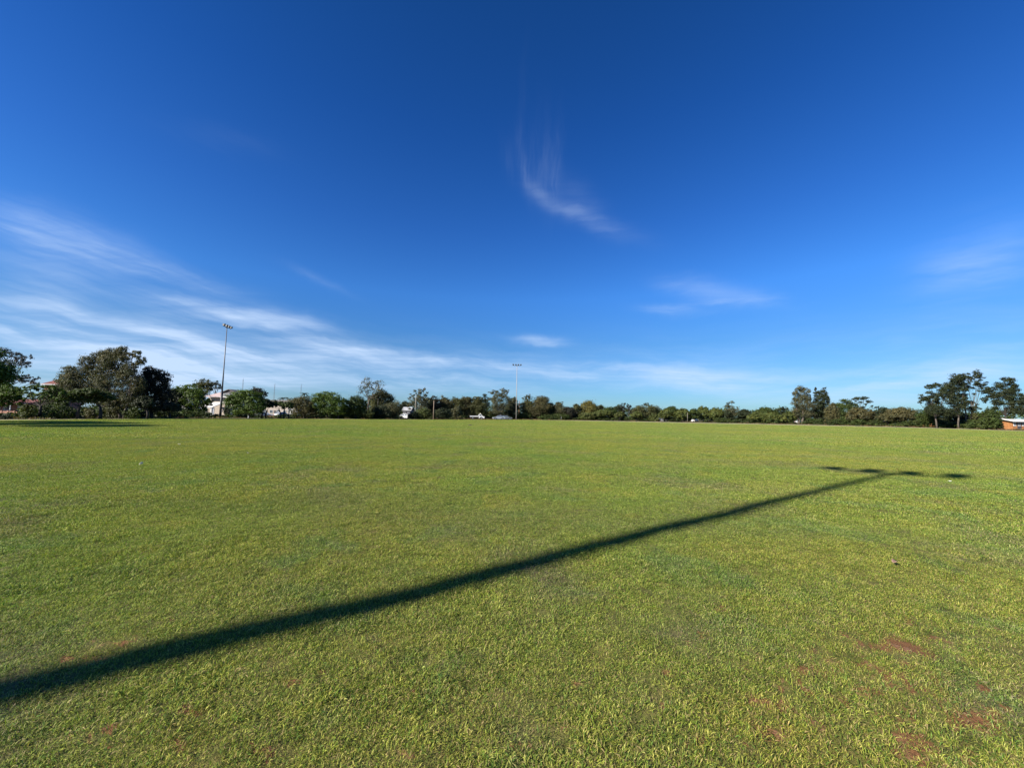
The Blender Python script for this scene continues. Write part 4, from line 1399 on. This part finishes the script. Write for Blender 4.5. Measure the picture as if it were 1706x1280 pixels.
# two-storey pale house behind the nearer floodlight
def pale_house():
    D = 128
    m = D / FPX
    b = G(368, D)
    root = empty('house', b)
    tag(root, 'two-storey pale pink and white house with a dark gable behind the nearer floodlight pole', 'house', 'houses beyond the trees')
    zf = lambda py: P(368, py, D).z
    xf = lambda px: (px - 368) * m
    x0, x1, xg = xf(345), xf(391), xf(372)
    MB().box(((x0 + x1) / 2, 4, zf(662) / 2), (x1 - x0, 8, zf(662))).build('wall', M_CREAM, root)
    # long pink roof facing us
    r = MB()
    vs_ = [(x0 - .6, -1.4, zf(662)), (xg + .2, -1.4, zf(662)), (xg + .2, 4.0, zf(652)), (x0 + 2.2, 4.0, zf(652))]
    r.add(vs_ + [(v[0], v[1], v[2] + .15) for v in vs_], [(3, 2, 1, 0), (4, 5, 6, 7), (0, 1, 5, 4), (1, 2, 6, 5), (2, 3, 7, 6), (3, 0, 4, 7)])
    r.build('roof', M_PINK, root)
    # dark gable with balcony
    ga = MB()
    gable_end(ga, -1.0, xg, xf(393), zf(655), zf(650), .1, axis='y')
    ga.build('gable', M_DARK, root)
    MB().box(((xg + xf(392)) / 2, 1.4, (zf(655) + zf(662)) / 2), (xf(392) - xg, 5, zf(655) - zf(662))).build('upper_room', M_DARK, root)
    rr = MB()
    gable_roof(rr, xg, xf(393), -1, 7, zf(655), zf(649.5), .5, axis='y')
    rr.build('gable_roof', M_GROOF, root)
    for i in range(3):
        window(root, xg + .9 + i * 1.2, -1.18, (zf(655) + zf(662)) / 2, .8, .9)
    MB().box(((xg + xf(392)) / 2, -1.5, zf(662)), (xf(392) - xg + .3, 1.0, .22)).build('balcony_slab', WHITE, root)
    for q in (.2, 2.1):
        MB().box((xg + q, -1.85, zf(662) / 2), (.16, .16, zf(662) - .25)).build('balcony_post', WHITE, root)
    window(root, xf(378), -.05, 3.6, 1.6, 1.5)
    # low white roof in front
    lr = MB()
    vs_ = [(xf(342), -6.5, zf(680)), (xf(378), -6.5, zf(680)), (xf(378), -1.6, zf(671.5)), (xf(356), -1.6, zf(671.5))]
    lr.add(vs_ + [(v[0], v[1], v[2] + .2) for v in vs_], [(3, 2, 1, 0), (4, 5, 6, 7), (0, 1, 5, 4), (1, 2, 6, 5), (2, 3, 7, 6), (3, 0, 4, 7)])
    lr.build('veranda_roof', M_WROOF, root)
    for k in range(5):
        MB().box((xf(344) + k * 1.6, -6.3, zf(680) / 2), (.14, .14, zf(680))).build('veranda_post', WHITE, root)
    MB().box((xf(376.5), -6.0, zf(680) / 2), (1.0, .3, zf(680))).build('white_pier', WHITE, root)


pale_house()
house(293, 150, 9.0, 8, 8.6, 1.2, WHITE, M_GROOF, 'white two-storey house with a grey roof showing above the green tree', windows=3)
house(457, 152, 10.5, 8, 4.6, 1.5, M_CREAM, M_GROOF, 'wide low house with a long grey-beige roof above the mop-headed trees', windows=4)
house(487, 124, 2.9, 4, 1.9, 1.4, WHITE, M_WROOF, 'small white gabled shed right of the mop-headed trees', axis='y', windows=1, over=.15)
house(80, 105, 3.6, 6, 8.0, 1.4, M_SALMON, M_RROOF, 'house with a dull red roof showing left of the big gum', windows=2)
house(10, 84, 9.0, 7, 2.4, .9, M_SALMON, M_RROOF, 'low red-roofed house at the left picture edge behind the bright green tree', windows=3, veranda=True)
house(677, 172, 3.4, 6, 3.0, 1.4, M_DARK, M_GPALE, 'house with a pale grey roof between the grey-green tree and the ragged gum', windows=2)
house(962, 168, 3.6, 4, 2.4, .6, WHITE, M_WROOF, 'small white-roofed building left of the yellow-olive tree', windows=1)
house(1698, 87, 2.9, 2.2, 2.0, .35, M_BRICK, M_WROOF, 'orange brick building with white eaves at the right picture edge', windows=3, over=.7)
house(1669, 108, 1.8, 2.0, 2.5, .3, M_BRICK, M_WROOF, 'small cream-roofed outbuilding left of the orange building', windows=1)
house(1472, 150, 4, 5, 1.6, .4, M_BRICK, M_GROOF, 'low orange brick building glimpsed under the brown domed trees', windows=3)


def wall_run(name, pxa, da, pxb, db, h, t, mat, label, n):
    a, b = G(pxa, da), G(pxb, db)
    root = empty(name, a)
    tag(root, label, 'wall')
    d = b - a
    L = d.length
    ang = math.atan2(d.y, d.x)
    u = d.normalized()
    for i in range(n):
        c_ = u * (L * (i + .5) / n)
        MB().box((c_.x, c_.y, h / 2), (L / n - .3, t, h), ang).build('panel', mat, root)
        c_ = u * (L * i / n)
        MB().box((c_.x, c_.y, h / 2 + .05), (.3, t + .1, h + .1), ang).build('pier', mat, root)


wall_run('brick_wall', 1528, 112, 1640, 101, .9, .25, M_BRICK, 'low orange brick wall behind the bushes under the right-hand gums', 8)
wall_run('limestone_wall', 381, 106, 500, 112, .55, .3, M_LIME, 'low cream limestone wall behind the mop-headed trees', 8)
wall_run('garden_wall', -30, 66, 36, 66, .95, .3, M_SALMON, 'low salmon-coloured wall under the bright green tree at the left edge', 6)
wall_run('garden_wall', 288, 100, 346, 104, .5, .3, M_LIME, 'low pale wall left of the nearer floodlight pole', 4)
# orange earth bank by the mop-headed trees
bk = MB()
ring = []
for k in range(18):
    a = k / 18 * 2 * math.pi
    ring.append((math.cos(a) * 1.9 * random.uniform(.9, 1.1), math.sin(a) * 3.2 * random.uniform(.9, 1.1)))
vv = [(x_, y_, -.05) for x_, y_ in ring] + [(x_ * .72, y_ * .72, .42 + random.uniform(-.06, .06)) for x_, y_ in ring] + [(0, 0, .55)]
ff = [(k, (k + 1) % 18, 18 + (k + 1) % 18, 18 + k) for k in range(18)] + [(18 + k, 18 + (k + 1) % 18, 36) for k in range(18)]
bk.add(vv, ff)
bo = bk.build('earth_mound', solid('orange_earth', (0.28, 0.15, 0.08), .95, scale=1.5, var=.25, bump=.6), None, True)
bo.location = G(459, 98)
tag(bo, 'low mound of orange earth between the mop-headed trunks', 'mound')

# ------------------------------------------------------------------ vehicles
PW = solid('white_car_paint', (0.6, 0.6, 0.59), .25, scale=1, var=.03, bump=0, spec=.5)
PS = solid('silver_car_paint', (0.34, 0.37, 0.42), .25, .4, scale=1, var=.04, bump=0)
PG = solid('grey_car_paint', (0.14, 0.16, 0.17), .25, .3, scale=1, var=.04, bump=0)
TYRE = solid('tyre_rubber', (0.02, 0.02, 0.02), .9)
RIM = solid('wheel_alloy', (0.45, 0.45, 0.46), .3, .8, bump=0)
LAMPW = solid('headlight_lens', (0.7, 0.72, 0.75), .1, spec=.8, bump=0)
LAMPR = solid('tail_light_lens', (0.4, 0.02, 0.02), .2, spec=.8, bump=0)


def wheel(root, x, y, r=.32):
    o = MB().tube([(x, y - .1, r), (x, y + .1, r)], [r, r], 16).build('wheel', TYRE, root)
    MB().tube([(x, y - .11, r), (x, y + .11, r)], [r * .6, r * .6], 10).build('rim', RIM, o)


def slabx(mb, poly, y, t):
    mb.prism(poly, y - t / 2, y + t / 2)
    return mb


def passenger_car(name, loc, rz, paint, label, cat='car', group='vehicles parked among the far trees', wagon=False):
    root = empty(name, loc, rz)
    tag(root, label, cat, group)
    # front towards +x
    back = -2.15
    low = [(-2.1, .30), (-1.75, .28), (-1.7, .5), (-1.45, .68), (-1.1, .68), (-.85, .5), (-.8, .26), (.85, .26), (.9, .5), (1.15, .68), (1.5, .68), (1.75, .5), (1.8, .28),
           (2.12, .32), (2.18, .55), (2.05, .76), (1.05, .95), (-2.0, 1.0), (-2.17, .7)]
    MB().prism(low, -.86, .86).build('body', paint, root)
    cb = MB()
    rear = -1.95 if wagon else -1.85
    prof = [(1.05, .95), (.30, 1.42), (-1.3 if wagon else -.9, 1.47), (rear + .25, 1.32 if wagon else 1.2), (rear, .99)]
    n = len(prof)
    vs_ = []
    for sgn in (-1, 1):
        for (x_, z_) in prof:
            k = .84 - (z_ - .95) * .36
            vs_.append((x_, sgn * k, z_))
    cb.add(vs_, [tuple(range(n)), tuple(range(2 * n - 1, n - 1, -1))] + [(i, n + i, n + (i + 1) % n, (i + 1) % n) for i in range(n)])
    cb.build('cabin', paint, root)
    for sgn in (-1, 1):
        for (pa) in ([(.78, 1.0), (.26, 1.34), (-.25, 1.37), (-.25, 1.0)], [(-.35, 1.0), (-.35, 1.37), (-1.2, 1.38), (-1.55, 1.0)]):
            mb = MB()
            vv_ = []
            for (x_, z_) in pa:
                k = .84 - (z_ - .95) * .36
                vv_.append((x_, sgn * (k + .012), z_))
            mb.add(vv_, [(0, 1, 2, 3)] if sgn < 0 else [(3, 2, 1, 0)])
            mb.build('side_window', M_WIN, root)
    mb = MB()
    mb.add([(1.0, -.76, .995), (1.0, .76, .995), (.34, .64, 1.41), (.34, -.64, 1.41)], [(0, 1, 2, 3)])
    mb.build('windscreen', M_WIN, root)
    mb = MB()
    mb.add([(rear - .015, .72, 1.03), (rear - .015, -.72, 1.03), (rear + .2, -.66, 1.3), (rear + .2, .66, 1.3)], [(0, 1, 2, 3)])
    mb.build('rear_window', M_WIN, root)
    for x_ in (-1.28, 1.33):
        for y_ in (-.78, .78):
            wheel(root, x_, y_)
    for y_ in (-.66, .66):
        MB().box((2.12, y_, .64), (.10, .32, .14)).build('headlight', LAMPW, root)
        MB().box((-2.13, y_, .78), (.08, .26, .2)).build('tail_light', LAMPR, root)
    return root


passenger_car('parked_car', G(831, 134), math.pi + .15, PS, 'silver car parked side-on at the far field edge, facing left')
passenger_car('parked_car', G(843, 139), .1, PG, 'grey station wagon half behind the silver car', wagon=True)
passenger_car('parked_car', G(885, 153), .2, PW, 'white car half hidden in the shade right of the far floodlight pole')
passenger_car('parked_car', G(643, 114), .3, PW, 'white car under the grey-green tree near the bare tree')
passenger_car('parked_car', G(677, 118), -.2, PW, 'white car below the pale grey roof')
passenger_car('parked_car', G(734, 124), .9, PW, 'white car right of the timber power pole')
passenger_car('parked_car', G(776.5, 150), 1.2, PW, 'white car seen end-on left of the flatbed truck')
passenger_car('parked_car', G(1100, 150), .4, PW, 'white car under the dome right of the pale round shrub')
passenger_car('parked_car', G(1157, 152), .8, PW, 'white car under the highest smooth dome')
passenger_car('parked_car', G(1332, 140), .6, PW, 'white car at the foot of the tall grey-green gum')
passenger_car('parked_car', G(440, 104), .4, PW, 'white car seen between the first two mop-headed trees')
passenger_car('parked_car', G(470, 108), 1.3, PW, 'white car beside the middle mop-headed tree')


def flatbed(loc, rz):
    root = empty('flatbed_truck', loc, rz)
    tag(root, 'small white flatbed truck with an empty tray parked at the far field edge', 'truck', 'vehicles parked among the far trees')
    MB().box((-.1, 0, .58), (4.6, .7, .16)).build('chassis', M_DARK, root)
    MB().box((-1.05, 0, .93), (2.9, 1.85, .10)).build('tray', PW, root)
    for y_ in (-.9, .9):
        MB().box((-1.05, y_, 1.08), (2.9, .05, .2)).build('side_rail', PW, root)
    MB().box((.38, 0, 1.35), (.06, 1.8, .75)).build('headboard', PW, root)
    cab = MB()
    cab.prism([(.5, .45), (.85, .45), (.95, .72), (1.2, .84), (1.5, .84), (1.75, .72), (1.85, .45), (2.35, .45), (2.42, .8), (2.3, 1.05), (1.75, 1.14), (1.35, 1.78), (.6, 1.8), (.5, 1.2)], -.86, .86)
    cab.build('cab', PW, root)
    for sgn in (-1, 1):
        mb = MB()
        pa = [(.68, 1.2), (1.55, 1.2), (1.26, 1.68), (.72, 1.68)]
        mb.add([(x_, sgn * .872, z_) for x_, z_ in pa], [(0, 1, 2, 3)] if sgn < 0 else [(3, 2, 1, 0)])
        mb.build('side_window', M_WIN, root)
    mb = MB()
    mb.add([(1.755, -.76, 1.17), (1.755, .76, 1.17), (1.385, .72, 1.74), (1.385, -.72, 1.74)], [(0, 1, 2, 3)])
    mb.build('windscreen', M_WIN, root)
    for x_ in (-1.5, 1.35):
        for y_ in (-.8, .8):
            wheel(root, x_, y_, .36)
    MB().tube([(1.0, 0, 1.8), (1.0, 0, 2.1)], [.12, .12], 8).build('beacon', solid('beacon_cream', (.8, .75, .55), .3), root)
    MB().box((2.42, 0, .55), (.12, 1.7, .2)).build('bumper', M_DARK, root)
    for y_ in (-.66, .66):
        MB().box((2.40, y_, .86), (.08, .3, .16)).build('headlight', LAMPW, root)


flatbed(G(795, 131), .12)

# ------------------------------------------------------------------ small things lying on the lawn
def leaf_litter(px, py, size, c, label):
    g = ground_hit(px, py)
    z = float(relief(np.array([g.x]), np.array([g.y]))[0])
    mb = MB()
    n = 9
    for r_i, (rr, zz) in enumerate(((.05, .0), (.6, .010), (1, .022))):
        for k in range(n):
            a = 2 * math.pi * k / n
            mb.v.append((math.cos(a) * rr * size * (1 + .25 * math.sin(3 * a)), math.sin(a) * rr * size * .55, zz * (1 + .8 * math.sin(2 * a)) * min(size, .12) / .06))
    for q in range(2):
        for k in range(n):
            mb.f.append((q * n + k, q * n + (k + 1) % n, (q + 1) * n + (k + 1) % n, (q + 1) * n + k))
    mb.f.append(tuple(range(n)))
    o = mb.build('fallen_leaf', solid('dry_leaf', c, .7, scale=20, var=.25), None, True)
    o.location = (g.x, g.y, z + .045)
    o.rotation_euler = (random.uniform(-.3, .3), random.uniform(-.3, .3), random.uniform(0, 6))
    md = o.modifiers.new('thick', 'SOLIDIFY')
    md.thickness = .004
    tag(o, label, 'leaf')


leaf_litter(1491, 945, .045, (.24, .15, .11), 'curled brown dry leaf lying on the lawn to the right')
leaf_litter(235, 777, .07, (.5, .48, .36), 'pale scrap lying on the lawn at the left')
leaf_litter(413, 758, .055, (.5, .48, .36), 'pale scrap lying on the lawn below the green trees')
leaf_litter(298, 743, .06, (.4, .38, .28), 'faint pale scrap far out on the left of the lawn')
leaf_litter(1583, 806, .028, (.75, .74, .66), 'tiny pale scrap under the shadow of the lamps')
leaf_litter(783, 709.3, .42, (.06, .05, .03), 'small dark clod of soil far out on the lawn')
